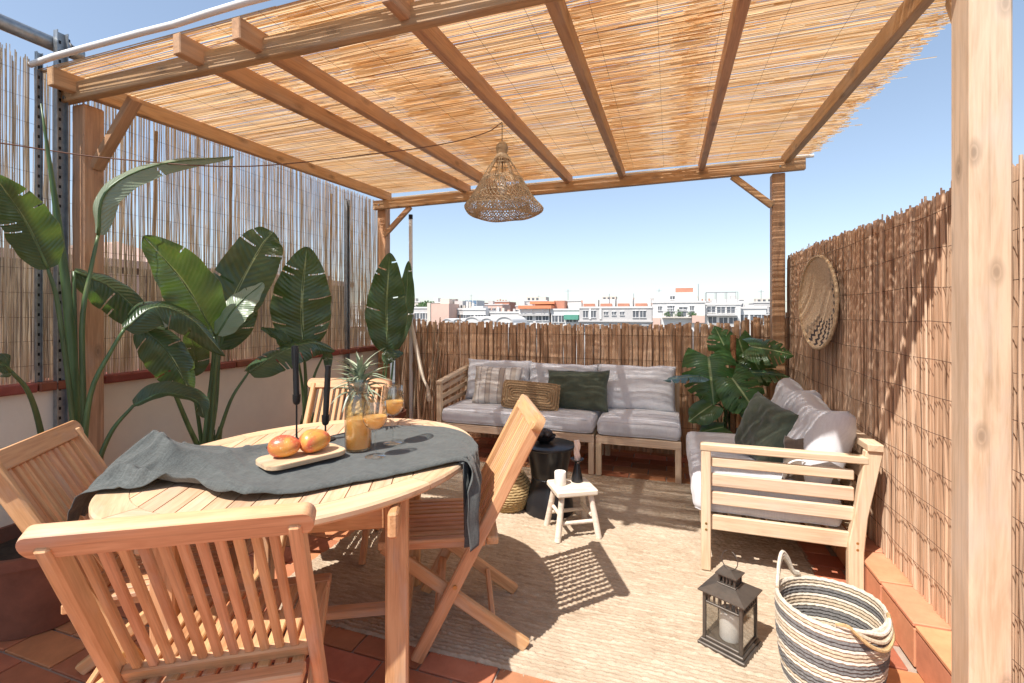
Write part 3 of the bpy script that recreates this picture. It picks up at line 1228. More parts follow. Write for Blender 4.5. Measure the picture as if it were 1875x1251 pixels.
def seat_pad(dx, dy, dz, r, seed, puff=.018):
    """upholstered box, origin at the middle of its underside"""
    mb = MB()
    n = 22
    hx, hy, hz = dx / 2, dy / 2, dz / 2

    def shape(p):
        q = [max(-h + r, min(h - r, c)) for c, h in zip(p, (hx, hy, hz))]
        d = Vector([a - b for a, b in zip(p, q)])
        if d.length > 1e-6:
            d = d.normalized() * r
        v = Vector(q) + d
        a, b = v.x / hx, v.y / hy
        k = (1 - a ** 4) * (1 - b ** 4)
        v.z += (puff * k if v.z > 0 else 0) + .008 * nz(v.x * 4 + seed, v.y * 4, v.z * 3)
        v.x += .006 * nz(v.y * 6, v.z * 9, seed)
        v.y += .008 * nz(v.x * 5, v.z * 9, seed + 4)
        return (v.x, v.y, v.z + hz)
    for ax in range(3):
        for s in (-1, 1):
            def P(u, v, ax=ax, s=s):
                # denser toward the edges
                e = [0, 0, 0]
                f = lambda t: math.sin((t - .5) * math.pi) * 1.0
                e[ax] = s
                e[(ax + 1) % 3] = f(u)
                e[(ax + 2) % 3] = f(v)
                return shape((e[0] * hx, e[1] * hy, e[2] * hz))
            mb.grid(P, n, n)
    pipe = MB()
    for top in (1, -1):
        path = []
        for k in range(88):
            a = k / 88 * 4
            e, f = int(a), a - int(a)
            c = ((1, -1 + 2 * f), (1 - 2 * f, 1), (-1, 1 - 2 * f), (-1 + 2 * f, -1))[e]
            path.append(shape((c[0] * hx, c[1] * hy, top * hz * .999)))
        pipe.tube(path, .0042, 6, True, True)
    PIPING[seed] = pipe
    me = mb.mesh('pad', None)
    bm = bmesh.new()
    bm.from_mesh(me)
    bmesh.ops.remove_doubles(bm, verts=bm.verts, dist=.0006)
    bmesh.ops.recalc_face_normals(bm, faces=bm.faces)
    bm.to_mesh(me)
    bm.free()
    me.shade_smooth()
    return me


GREY = fabric('grey_canvas', (.71, .72, .75), (.645, .655, .68), 420, .3, .25, .9, .22)
GREEN = fabric('dark_green_linen', (.105, .125, .09), (.075, .09, .065), 380, .4)
THROW = fabric('charcoal_linen', (.135, .145, .138), (.10, .108, .103), 420, .8, .15, .9, .6)


def stripe_mat():
    m, nt, bs = newmat('striped_linen')
    tc = nd(nt, 'TexCoord')
    sx = nd(nt, 'SeparateXYZ', {0: tc.outputs['Object']})
    f = nd(nt, 'MapRange', {'Value': sx.outputs[0], 'From Min': -.21, 'From Max': .21})
    A, B, C, D = (.72, .69, .64), (.40, .36, .33), (.55, .49, .42), (.30, .25, .24)
    col = ramp(nt, f.outputs[0], [(0, C), (.06, A), (.12, D), (.135, A), (.26, B), (.29, C), (.36, B), (.385, A), (.55, D), (.565, C), (.66, D), (.675, A), (.80, B), (.83, C), (.92, A)], 'CONSTANT')
    n = nd(nt, 'TexNoise', {'Vector': tc.outputs['Object'], 'Scale': 350, 'Detail': 2})
    col = mixc(nt, nd(nt, 'MapRange', {'Value': n.outputs[0], 'From Min': .35, 'From Max': .7, 'To Min': 0, 'To Max': .35}).outputs[0], col, (.3, .27, .24))
    nt.links.new(col, bs.inputs['Base Color'])
    bs.inputs['Roughness'].default_value = .9
    nt.links.new(bump(nt, n.outputs[0], .3, .001), bs.inputs['Normal'])
    return m


STRIPE = stripe_mat()


def lean(loc, rz, tilt, roll=0):
    """place a pillow: tilt backwards, turn by rz about the vertical"""
    return Matrix.Translation(loc) @ Matrix.Rotation(rz, 4, 'Z') @ Matrix.Rotation(tilt, 4, 'X') @ Matrix.Rotation(roll, 4, 'Y')


def sofa_part(t):
    return lambda name, p0, p1, w, h, up=(0, 0, 1), b=.004: stick(name, p0, p1, w, h, ACACIA, t, up, b)


# ---- long sofa along the back fence: two modules side by side
Y0, Y1 = 3.69, 4.30
s1 = thing('sofa_frame', 'pale wooden two-seat sofa frame with a slatted arm by the fence corner', 'sofa', (-1.26, 4, 0), 0, 'pale wooden sofa modules')
p = sofa_part(s1)
xl, xr = -1.95, -.562
for x in (xl + .025, xr - .022):
    p('leg', (x, Y0 + .022, .012), (x, Y0 + .022, .262 if x > -1.5 else .655), .044, .044, (1, 0, 0))
    p('leg', (x, Y1 - .022, .0), (x, Y1 + .03, .73), .044, .044, (1, 0, 0))
p('seat_rail', (xl + .047, Y0 + .018, .292), (xr, Y0 + .018, .292), .034, .062)
p('seat_rail', (xl + .047, Y1 - .05, .292), (xr - .044, Y1 - .05, .292), .03, .06)
for x in (xl + .065, xr - .018):
    p('side_rail', (x, Y0 + .037, .292), (x, Y1 - .067, .292), .03, .058)
for i in range(7):
    y = Y0 + .08 + i * .072
    p('seat_slat', (xl + .082, y, .316), (xr - .035, y, .316), .05, .014)
for z in (.40, .485, .57, .655):
    p('back_slat', (xl + .047, Y1 + .002 + (z - .4) * .07, z), (xr - .044, Y1 + .002 + (z - .4) * .07, z), .018, .055)
p('arm_rest', (xl + .025, Y0 - .005, .672), (xl + .025, Y1 + .05, .752), .052, .032)
for z, dz in ((.40, .01), (.47, .03), (.54, .05), (.61, .065)):
    p('arm_slat', (xl + .025, Y0 + .044, z), (xl + .025, Y1 - .02, z + dz), .018, .042)
s2 = thing('sofa_frame', 'pale wooden armless single-seat sofa module beside the monstera', 'sofa', (-.23, 4, 0), 0, 'pale wooden sofa modules')
p = sofa_part(s2)
xl2, xr2 = -.548, .088
for x in (xl2 + .022, xr2 - .022):
    p('leg', (x, Y0 + .022, .012), (x, Y0 + .022, .262), .044, .044, (1, 0, 0))
    p('leg', (x, Y1 - .022, .0), (x, Y1 + .03, .73), .044, .044, (1, 0, 0))
p('seat_rail', (xl2, Y0 + .018, .292), (xr2, Y0 + .018, .292), .034, .062)
p('seat_rail', (xl2 + .044, Y1 - .05, .292), (xr2 - .044, Y1 - .05, .292), .03, .06)
for x in (xl2 + .018, xr2 - .018):
    p('side_rail', (x, Y0 + .037, .292), (x, Y1 - .067, .292), .03, .058)
for i in range(7):
    y = Y0 + .08 + i * .072
    p('seat_slat', (xl2 + .035, y, .316), (xr2 - .035, y, .316), .05, .014)
for z in (.40, .485, .57, .655):
    p('back_slat', (xl2 + .044, Y1 + .002 + (z - .4) * .07, z), (xr2 - .044, Y1 + .002 + (z - .4) * .07, z), .018, .055)

CG = 'grey canvas sofa cushions'


def cushion(name, me, mat, M, label, group=None, cat='cushion'):
    o = obj(name, me, mat, None, M)
    if name == 'seat_cushion':
        obj('piping', list(PIPING.values())[-1], mat, o, None, False)
    return tag(o, label, cat, group)


cushion('seat_cushion', seat_pad(1.34, .60, .125, .045, 1), GREY, Matrix.Translation((-1.238, 3.985, .3235)), 'long grey seat cushion of the two-seat sofa, under the three scatter pillows', CG)
cushion('seat_cushion', seat_pad(.63, .60, .125, .045, 2), GREY, Matrix.Translation((-.228, 3.985, .3235)), 'short grey seat cushion of the armless sofa module', CG)
cushion('back_cushion', pillow(.66, .40, .15, 11, .04, .008, puff=.38), GREY, lean((-1.565, 4.225, .64), 0, R(-12)), 'grey back cushion behind the striped pillow', CG)
cushion('back_cushion', pillow(.66, .39, .15, 12, .04, .008, puff=.38), GREY, lean((-.93, 4.225, .63), 0, R(-12)), 'grey back cushion behind the dark green pillow', CG)
cushion('back_cushion', pillow(.67, .40, .16, 13, .04, .009, puff=.38), GREY, lean((-.275, 4.205, .635), R(-1), R(-13)), 'grey back cushion standing free beside the monstera', CG)
cushion('pillow', pillow(.46, .36, .12, 21, .05), STRIPE, lean((-1.50, 4.03, .62), R(3), R(-19)), 'cream pillow with grey stripes on the long sofa', cat='pillow')
cushion('pillow', pillow(.56, .36, .13, 22, .06, .016), GREEN, lean((-.76, 4.03, .615), R(-4), R(-20), R(-2)), 'crumpled dark green pillow behind the braided jute one', cat='pillow')

# braided jute pillow: nested rounded-rectangle braids
t = thing('braided_pillow', 'oblong braided jute pillow in front of the striped one', 'pillow', (-1.16, 3.87, .46))
MP = lean((-1.13, 3.865, .572), R(4), R(-16), R(3))
BR = reed('jute_braid', [(.36, .23, .12), (.50, .35, .20), (.42, .28, .15)], 0, True, .9, (90, 90, 90))
me = pillow(.50, .235, .10, 31, .02, .003, puff=.4)
obj('cover', me, BR, t, MP)
for k in range(6):
    hw, hh = .245 - k * .019, .113 - k * .019
    if hh < .012:
        break
    rr = min(.03, hh)
    pts = []
    for cx, cz, a0 in ((hw - rr, hh - rr, 0), (-hw + rr, hh - rr, 90), (-hw + rr, -hh + rr, 180), (hw - rr, -hh + rr, 270)):
        for i in range(7):
            a = R(a0 + i * 15)
            pts.append((cx + rr * math.cos(a), cz + rr * math.sin(a)))
    dense = []
    for i in range(len(pts)):
        a, b = Vector(pts[i]), Vector(pts[(i + 1) % len(pts)])
        n = max(1, int((b - a).length / .012))
        for j in range(n):
            dense.append(a.lerp(b, j / n))
    mb = MB()
    path = []
    for i, q in enumerate(dense):
        a, b = q.x / .25, q.y / .1175
        yy = -.05 * (max(0, (1 - a ** 4) * (1 - b ** 4))) ** .4
        path.append((q.x, yy - .001 + .0016 * math.sin(i * 2.1), q.y))
    mb.tube(path, [.0088 + .0016 * math.sin(i * 2.1 + 1) for i in range(len(path))], 6, True, True)
    obj('braid', mb, BR, t, MP)

# ---- right sofa against the brushwood fence
s3 = thing('sofa_frame', 'pale wooden sofa frame with a sunlit slatted arm beside the brushwood fence', 'sofa', (.5, 3.1, 0), 0, 'pale wooden sofa modules')
p = sofa_part(s3)
ya, yb, xa, xb = 2.49, 3.68, .152, .80
p('leg', (xa + .022, ya + .022, .012), (xa + .022, ya + .022, .603), .044, .044, (0, 1, 0))
p('leg', (xa + .022, yb - .022, .012), (xa + .022, yb - .022, .255), .044, .044, (0, 1, 0))
for y in (ya + .02, yb - .02):
    # raked rear leg: straight below the seat, leaning back above it
    mb = MB()
    out = [(.772, .0), (.832, .0), (.832, .20), (.846, .36), (.905, .665), (.838, .665), (.800, .40), (.772, .24)]
    mb.prism([(a, b) for a, b in out], -.021, .021)
    mb.v = [(b - .33, a - .82, c) for a, b, c in mb.v]
    M = Matrix(((0, 1, 0), (0, 0, 1), (1, 0, 0))).to_4x4()
    M.translation = (.82, y, .33)
    bm = bmesh.new()
    me = mb.mesh('rear_leg')
    bm.from_mesh(me)
    bmesh.ops.recalc_face_normals(bm, faces=bm.faces)
    bmesh.ops.bevel(bm, geom=bm.edges[:], offset=.004, segments=1, affect='EDGES')
    bm.to_mesh(me)
    bm.free()
    me.materials.append(ACACIA)
    obj('rear_leg', me, ACACIA, s3, M)
p('back_rail', (.872, ya - .012, .682), (.872, yb + .01, .682), .062, .034)
for z in (.45, .54):
    x = .822 + (z - .36) * .18
    p('back_slat', (x, ya + .041, z), (x, yb - .041, z), .018, .055, (.2, 0, 1))
p('arm_rest', (xa - .004, ya + .022, .62), (.85, ya + .022, .62), .05, .034)
for z, h in ((.545, .046), (.457, .062), (.367, .062), (.246, .072)):
    p('arm_slat', (xa + .044, ya + .03, z), (.80, ya + .03, z), .02, h)
p('seat_rail', (xa + .018, ya + .044, .238), (xa + .018, yb, .238), .032, .06)
p('seat_rail', (.775, ya + .044, .238), (.775, yb - .041, .238), .03, .06)
p('seat_rail', (xa + .034, yb - .02, .238), (.76, yb - .02, .238), .03, .06)
for i in range(8):
    x = xa + .075 + i * .086
    p('seat_slat', (x, ya + .05, .262), (x, yb - .04, .262), .06, .014)
for x in (xa + .022, .806):
    for z in (.245, .215):
        mb = MB()
        mb.tube([(x, ya - .0015, z), (x, ya + .006, z)], .006, 10)
        obj('screw', mb, BRASS, s3)
cushion('seat_cushion', seat_pad(.66, .58, .15, .045, 3), GREY, Matrix.Translation((.447, 2.838, .2705)), 'grey seat cushion in full sun beside the slatted arm', CG)
cushion('seat_cushion', seat_pad(.66, .555, .15, .045, 4), GREY, Matrix.Translation((.447, 3.408, .2705)), 'grey seat cushion in the shade beside the monstera pot', CG)
cushion('back_cushion', pillow(.62, .42, .20, 14, .04, .012, sag=.05, puff=.33), GREY, lean((.735, 2.865, .63), R(-90), R(-17)), 'plump grey back cushion in full sun on the fence-side sofa', CG)
cushion('back_cushion', pillow(.62, .42, .19, 15, .04, .012, sag=.04, puff=.35), GREY, lean((.748, 3.43, .64), R(-90), R(-16)), 'grey back cushion at the monstera end of the fence-side sofa', CG)
cushion('pillow', pillow(.40, .37, .15, 23, .06, .017), GREEN, lean((.535, 3.08, .59), R(-66), R(-17), R(10)), 'dark green pillow propped askew on the fence-side sofa', cat='pillow')
# round taupe pouch with a pale piping, behind the slatted arm
t = thing('pouch', 'small taupe pouch with a pale cord loop on the sunlit seat', 'pouch', (.62, 2.66, .45))
TAUPE = fabric('taupe_canvas', (.20, .165, .13), (.15, .12, .095))
obj('bag', pillow(.24, .22, .08, 41, .02, .006), TAUPE, t, lean((.665, 2.66, .548), R(-20), R(-28)))
mb = MB()
mb.tube([(.605 + .07 * math.cos(R(a)), 2.607 + .004 * math.cos(R(a)), .49 + .075 * math.sin(R(a))) for a in range(-20, 205, 12)], .0045, 6)
obj('cord', mb, PIPEWHITE, t)

# ------------------------------------------------------------------ throw on the table
ST = [((-1.705, .900, .64), (-1.755, .985, .645)),
      ((-1.665, .900, .735), (-1.745, 1.05, .742)),
      ((-1.54, .962, .752), (-1.745, 1.17, .752)),
      ((-1.43, 1.03, .747), (-1.715, 1.28, .748)),
      ((-1.20, 1.005, .746), (-1.61, 1.40, .746)),
      ((-1.11, 1.045, .746), (-1.515, 1.50, .746)),
      ((-1.02, 1.118, .746), (-1.42, 1.62, .746)),
      ((-.945, 1.222, .746), (-1.355, 1.80, .746)),
      ((-.832, 1.356, .746), (-1.16, 1.955, .746)),
      ((-.70, 1.525, .748), (-.87, 1.91, .748)),
      ((-.640, 1.485, .70), (-.735, 1.73, .70)),
      ((-.632, 1.475, .60), (-.715, 1.60, .60)),
      ((-.636, 1.47, .465), (-.725, 1.565, .475))]
NS, NT = 150, 56
near = spline([a for a, b in ST], NS)
far = spline([b for a, b in ST], NS)


def on_table(x, y, dr=-.004):
    return inside(Vector((x, y, 0)), dr)


def throw_pt(u, v):
    i = min(NS, int(round(u * NS)))
    a, b = near[i], far[i]
    s = u * 12
    p = a.lerp(b, v)
    p.x += .010 * nz(s * 1.3, v * 4, 1)
    p.y += .010 * nz(s * 1.3, v * 4, 2)
    if s < 9.6:
        # gathered heap at the left end, long soft folds elsewhere
        def crease(ph):
            return (1 - abs(math.sin(ph))) ** 1.6
        g = math.exp(-((s - 2.3) / 1.05) ** 2)
        g2 = math.exp(-((s - 3.9) / 1.0) ** 2)
        dome = math.exp(-((v - .62) / .30) ** 2)
        h = g * (.085 * dome + .040 * crease(v * 6.5 + s * .9 + 1.4 * nz(s * .9, v * 2, 6)) + .012 * crease(v * 15 - s * 2 + 2 * nz(s, v * 3, 9)))
        h += g2 * (.030 * crease(v * 4.6 - s * .8 + 1.2 * nz(s * .7, v * 2, 2)) + .010 * crease(v * 11 + s * 1.5 + 2 * nz(s, v, 4)))
        q = max(0, min(1, (s - 3.4) / 1.5)) * max(0, min(1, (9.8 - s) / .8))
        quiet = .25 + .75 * min(1, abs(s - 6.4) / 1.6)
        h += q * (.012 * math.exp(-((v - .035) / .03) ** 2) + quiet * .010 * crease(v * 6 + s * .55 + 2.2 * nz(s * .45, v * 1.5, 8)))
        h += .006 * abs(nz(s * 1.1, v * 5, 3)) + .003 * nz(s * 4, v * 12, 5)
        p.z += max(0, h)
        if s > .9 and on_table(p.x, p.y):
            p.z = max(p.z, TZ + .0035)
        if s < .9:
            p.z += .02 * nz(s * 2, v * 3)
    else:
        k = min(1, (s - 9.6) / .8)
        f = math.sin(v * 17 + s) * .022 * k
        p.x += f * .9
        p.y += f * .4
        if on_table(p.x, p.y, -.012):
            p.z = max(p.z, TZ + .004)
        if s > 11.2:
            p.z += .035 * nz(v * 4, s)
    return p


m = MB()
m.grid(throw_pt, NS, NT)
me = m.mesh('throw', None)
me.shade_smooth()
o = obj('linen_throw', me, THROW)
md = o.modifiers.new('thickness', 'SOLIDIFY')
md.thickness = .0022
md.offset = 1
tag(o, 'charcoal linen throw heaped and draped across the oval table', 'throw')

# ------------------------------------------------------------------ board and mangoes
t = thing('cutting_board', 'small rounded wooden serving board under the mangoes', 'board', (-1.235, 1.333, .76))
d = Vector((.40, .915, .0)).normalized()
mb = MB()
out = []
for cx, cy, a0, rr in ((.14, .078, 0, .045), (-.14, .078, 90, .045), (-.14, -.078, 180, .045), (.14, -.078, 270, .045)):
    for i in range(8):
        a = R(a0 + i * 90 / 7)
        out.append((cx - math.copysign(rr, cx) + rr * math.cos(a), cy - math.copysign(rr, cy) + rr * math.sin(a)))
mb.prism([(x * .985, y * .985) for x, y in out], -.008, -.006)
mb.prism(out, -.006, .006)
mb.prism([(x * .985, y * .985) for x, y in out], .006, .008)
BZ = .7755
MBD = Matrix((d, Vector((-d.y, d.x, 0)), Vector((0, 0, 1)))).transposed().to_4x4()
MBD.translation = (-1.235, 1.333, BZ)
obj('plate', mb, BOARDWOOD, t, MBD)


def mango_mat():
    m, nt, bs = newmat('mango_skin')
    v = objcoord(nt, (1, 1, 1))
    n = nd(nt, 'TexNoise', {'Vector': v, 'Scale': 14, 'Detail': 3, 'Distortion': .4})
    col = ramp(nt, n.outputs[0], [(.34, (.72, .38, .08)), (.48, (.72, .30, .07)), (.62, (.62, .11, .06)), (.8, (.55, .07, .07))])
    n2 = nd(nt, 'TexNoise', {'Vector': v, 'Scale': 180, 'Detail': 2})
    col = mixc(nt, nd(nt, 'MapRange', {'Value': n2.outputs[0], 'From Min': .62, 'From Max': .72}).outputs[0], col, (.75, .55, .25))
    nt.links.new(col, bs.inputs['Base Color'])
    bs.inputs['Roughness'].default_value = .32
    bs.inputs['Subsurface Weight'].default_value = .1
    bs.inputs['Subsurface Radius'].default_value = (.02, .01, .004)
    return m


MANGO = mango_mat()
STALK = plain('stalk', (.08, .05, .03), .8)
for c, rz, s, lb in (((-1.262, 1.278), 30, 1.0, 'mango with a dark stalk scar at the near end of the board'),
                     ((-1.205, 1.362), 75, 1.08, 'plump yellow mango in the middle of the board'),
                     ((-1.255, 1.408), 120, .9, 'red mango half hidden behind the yellow one')):
    z0 = BZ + .008
    t = thing('mango', lb, 'mango', (c[0], c[1], z0), R(rz), 'mangoes on the board')
    mb = MB()
    prof = []
    n = 18
    for i in range(n + 1):
        a = math.pi * i / n
        prof.append((max(.0005, .041 * s * math.sin(a) ** .92 * (1 + .10 * math.cos(a))), -.052 * s * math.cos(a)))
    mb.lathe(prof, 28)
    mb.v = [(z, x * 1.02 + .006 * s * math.cos(z * 30), y * .92) for x, y, z in mb.v]
    zz = min(p[2] for p in mb.v)
    mb.v = [(x, y, z - zz) for x, y, z in mb.v]
    me = mb.mesh('mango', 179)
    obj('fruit', me, MANGO, t, None, False)
    mb = MB()
    mb.tube([(-.053 * s, .003, .036 * s), (-.0575 * s, .003, .0365 * s)], .0035, 8)
    obj('stalk', mb, STALK, t, None, False)

# ------------------------------------------------------------------ black candlesticks on the table
WAXB = plain('black_wax', (.012, .012, .013), .45, 0, .2, 30, .35, .5, 90)
for (cx, cy), zc, zt, lean_, lb in (((-1.458, 1.542), .925, 1.150, (-.008, 0), 'tall thin black candlestick with the longer black candle'),
                                    ((-1.362, 1.60), .835, 1.066, (.014, 0), 'lower black candlestick with a black candle, near the carafe')):
    zb = .752
    t = thing('candlestick', lb, 'candlestick', (cx, cy, zb), 0, 'black candlesticks on the table')
    mb = MB()
    mb.lathe([(.038, 0), (.040, .002), (.039, .006), (.012, .010), (.0045, .018), (.0036, .05), (.0036, zc - zb - .02)], 24, (cx, cy, zb))
    obj('base', mb, BLACKMETAL, t)
    mb = MB()
    mb.lathe([(.004, -.022), (.012, -.016), (.015, -.006), (.0155, .022), (.0135, .022), (.0135, -.002)], 20, (cx, cy, zc))
    obj('cup', mb, BLACKMETAL, t)
    mb = MB()
    n = 10
    pts = [(cx + lean_[0] * (i / n), cy, zc - .001 + (zt - zc) * i / n) for i in range(n + 1)]
    mb.tube(pts, [.0118 + .0012 * nz(i * 1.7, cx * 9) for i in range(n + 1)], 14)
    c_ = obj('candle', mb, WAXB, t)
    mb = MB()
    mb.tube([(pts[-1][0], cy, zt - .001), (pts[-1][0] + .001, cy, zt + .008)], .0011, 5)
    obj('wick', mb, STALK, c_)
    if lean_[0] < 0:
        mb = MB()
        for k in range(9):
            a = random.uniform(0, 6.28)
            z1 = zt - random.uniform(0, .02)
            mb.tube([(pts[-1][0] + .0118 * math.cos(a), cy + .0118 * math.sin(a), z1), (pts[-2][0] + .0122 * math.cos(a), cy + .0122 * math.sin(a), z1 - random.uniform(.03, .09))], [.003, .0022], 6)
        obj('wax_drips', mb, WAXB, c_)

# ------------------------------------------------------------------ carafe and glasses of juice
GLASS = glassmat('clear_glass')


def juice_mat():
    m, nt, bs = newmat('orange_juice')
    v = objcoord(nt, (1, 1, 1), False)
    n = nd(nt, 'TexNoise', {'Vector': v, 'Scale': 60, 'Detail': 4})
    col = ramp(nt, n.outputs[0], [(.35, (1.0, .60, .16)), (.7, (1.0, .70, .26))])
    nt.links.new(col, bs.inputs['Base Color'])
    bs.inputs['Roughness'].default_value = .3
    tr = nd(nt, 'BsdfTranslucent', {0: col})
    mx = nd(nt, 'MixShader', {0: .5, 1: bs.outputs[0], 2: tr.outputs[0]})
    nt.links.new(mx.outputs[0], nt.nodes['Material Output'].inputs[0])
    return m


JUICE = juice_mat()
t = thing('carafe', 'glass carafe half filled with orange juice', 'carafe', (-1.143, 1.525, .757))
mb = MB()
ho = [(.048, 0), (.0505, .003), (.051, .12), (.0505, .15), (.044, .18), (.036, .205), (.034, .225), (.040, .258), (.0405, .262)]
hi = [(.0385, .262), (.032, .226), (.034, .204), (.042, .179), (.0485, .15), (.049, .12), (.0487, .008), (.046, .006)]
mb.lathe(ho + hi, 40)
me = mb.mesh('carafe', 60)
obj('vessel', me, GLASS, t, Matrix.Translation((-1.143, 1.525, .757)))
mb = MB()
mb.lathe([(.044, .0075), (.0483, .010), (.0486, .118), (.0484, .119), (.001, .119)], 40)
obj('juice', mb, JUICE, t, Matrix.Translation((-1.143, 1.525, .757)))
for (cx, cy), hgt, lb in (((-1.022, 1.462), .205, 'stemmed wine glass of orange juice in front of the carafe'), ((-1.060, 1.636), .235, 'taller stemmed wine glass of orange juice behind the carafe')):
    k = hgt / .22
    t = thing('wine_glass', lb, 'glass', (cx, cy, .7565), 0, 'wine glasses of juice')
    M = Matrix.Translation((cx, cy, .7565)) @ Matrix.Diagonal((1, 1, k, 1))
    mb = MB()
    ho = [(.036, 0), (.037, .001), (.034, .0025), (.012, .005), (.0042, .010), (.0036, .03), (.0036, .09), (.006, .102), (.020, .110), (.034, .122), (.0435, .142), (.0450, .160), (.042, .19), (.0375, .2195)]
    hi = [(.0366, .2200), (.0410, .19), (.0440, .160), (.0425, .143), (.033, .1235), (.019, .1118), (.004, .106)]
    mb.lathe(ho + hi, 40)
    obj('bowl', mb.mesh('glass', 60), GLASS, t, M)
    mb = MB()
    mb.lathe([(.003, .1068), (.0186, .1125), (.0326, .1243), (.0421, .1436), (.0436, .158), (.0434, .1585), (.001, .1585)], 40)
    obj('juice', mb, JUICE, t, M)

# ------------------------------------------------------------------ pineapple
t = thing('pineapple', 'pineapple with a spiky grey-green crown standing behind the carafe', 'pineapple', (-1.36, 1.825, .75))
PSKIN = plain('pineapple_skin', (.55, .33, .10), .55, 0, .45, 55, .6)


def crown_mat():
    m, nt, bs = newmat('pineapple_crown')
    n = nd(nt, 'TexNoise', {'Vector': objcoord(nt, (1, 1, 1)), 'Scale': 60, 'Detail': 3})
    nt.links.new(varied(nt, ramp(nt, n.outputs[0], [(.3, (.20, .25, .16)), (.7, (.34, .39, .28))]), .3, .02), bs.inputs['Base Color'])
    bs.inputs['Roughness'].default_value = .4
    return m


CROWN = crown_mat()
mb = MB()


def pine_pt(u, v):
    a = 2 * math.pi * u
    z = .155 * v
    r_ = .057 * (max(0.0, 1 - abs(2 * v - .95) ** 3.2)) ** .45 + .004
    s1 = math.sin(a * 4 + v * 22)
    s2 = math.sin(a * 4 - v * 22)
    r_ += .0045 * (abs(s1) * abs(s2)) ** .5
    return (r_ * math.cos(a), r_ * math.sin(a), z)


mb.grid(pine_pt, 72, 48)
obj('fruit', mb.mesh('fruit', 179), PSKIN, t, Matrix.Translation((-1.36, 1.825, .746)))


def blade(L, w, bend, seed):
    mb = MB()
    rnd = random.Random(seed)
    tw = rnd.uniform(-.3, .3)

    def P(u, v):
        a = bend * u
        x = L * (math.sin(a) / bend if bend else u)
        z = L * ((1 - math.cos(a)) / bend)
        ww = w * (1 - u ** 2.2) * (.75 + .25 * math.sin(u * 3))
        t = v * 2 - 1
        return (L * math.cos(bend * .5) * u - z * .2, t * ww / 2 + tw * u * u * .01, L * math.sin(bend * .2) * u * (1 - u) * 1.2 + abs(t) * ww * .35 - bend * u * u * L * .25)
    mb.grid(P, 9, 4)
    me = mb.mesh('leaf', 179)
    me.materials.append(CROWN)
    return me


bl = [blade(random.uniform(.11, .17), random.uniform(.015, .022), random.uniform(.4, 2.0), i) for i in range(9)]
for k in range(58):
    ring = k / 58
    az = k * 2.39996 + random.uniform(-.2, .2)
    el = R(2 + 82 * ring ** 1.05 + random.uniform(-6, 6))
    z = .895 + .075 * ring
    sc = 1.0 + .5 * math.sin(ring * 2.3)
    M = Matrix.Translation((-1.36 + .016 * math.cos(az) * (1 - ring), 1.825 + .016 * math.sin(az) * (1 - ring), z)) @ Matrix.Rotation(az, 4, 'Z') @ Matrix.Rotation(-el, 4, 'Y') @ Matrix.Diagonal((sc, sc, sc, 1))
    obj('leaf', bl[k % 9], CROWN, t, M)

# ------------------------------------------------------------------ side table with bowl, woven basket
SIDEBLK = plain('dark_lacquer', (.018, .018, .020), .30, .15, .15, 10, .04, .5)
t = thing('drum_table', 'black hourglass-shaped drum side table on the rug', 'side table', (-.735, 2.935, .011))
mb = MB()
pr = [(.150, 0), (.156, .006), (.157, .03), (.150, .08), (.132, .13), (.118, .175), (.114, .205), (.116, .222), (.113, .226), (.116, .230), (.120, .27), (.130, .32), (.142, .37), (.150, .408), (.163, .412), (.167, .418), (.166, .427), (.160, .430), (.01, .430)]
mb.lathe(pr, 56)
obj('drum', mb, SIDEBLK, t, Matrix.Translation((-.735, 2.935, .011)))
t = thing('bowl', 'small dark bowl of avocados on the drum table', 'bowl', (-.775, 2.965, .441))
mb = MB()
mb.lathe([(.028, 0), (.034, .002), (.060, .018), (.078, .045), (.0755, .045), (.057, .020), (.03, .006)], 36)
obj('dish', mb, SIDEBLK, t, Matrix.Translation((-.775, 2.965, .4415)))
AVO = plain('avocado_skin', (.035, .025, .022), .5, 0, .35, 60, .5, .5, 90)
for k, (dx, dy, dz, rz) in enumerate(((-.026, -.012, .052, 20), (.028, -.004, .054, 100), (.0, .032, .052, 160))):
    o = thing('avocado', 'dark avocado lying in the small bowl', 'avocado', (-.775 + dx, 2.965 + dy, .441 + dz - .03), R(rz), 'avocados in the bowl')
    mb = MB()
    n = 14
    mb.lathe([(max(.0005, .030 * math.sin(math.pi * i / n) * (1 - .12 * math.cos(math.pi * i / n))), -.042 * math.cos(math.pi * i / n)) for i in range(n + 1)], 22)
    mb.v = [(z, x, y + .030) for x, y, z in mb.v]
    obj('fruit', mb.mesh('avocado', 179), AVO, o, None, False)

t = thing('seagrass_basket', 'rounded golden seagrass basket on the rug beside the drum table', 'basket', (-1.0, 2.90, .011))
SEAG = reed('seagrass', [(.38, .25, .10), (.52, .37, .18), (.45, .30, .13)], 0, True, .8, (70, 70, 70))
for i in range(15):
    f = i / 14
    r_ = .085 + .06 * math.sin(math.pi * (f * .86 + .1))
    mb = MB()
    mb.tube([(-1.0 + (r_ + .002 * math.sin(a * 17 + i)) * math.cos(a), 2.90 + (r_ + .002 * math.sin(a * 17 + i)) * math.sin(a), .021 + i * .0155 + .002 * math.sin(a * 23 + i * 2)) for a in [k * math.pi / 24 for k in range(48)]], .0098, 6, True, True)
    obj('coil', mb, SEAG, t)
mb = MB()
mb.lathe([(.10, 0), (.10, .01), (.01, .01)], 30, (-1.0, 2.90, .0125))
obj('bottom', mb, SEAG, t)

# ------------------------------------------------------------------ stool with candles
t = thing('milking_stool', 'small whitewashed four-legged stool holding two candles', 'stool', (-.535, 2.69, .011))
u = Vector((.86, .51, 0)).normalized()
ST_R = math.atan2(u.y, u.x)
SCEN = Vector((-.537, 2.692, 0))
WV = Vector((-u.y, u.x, 0))


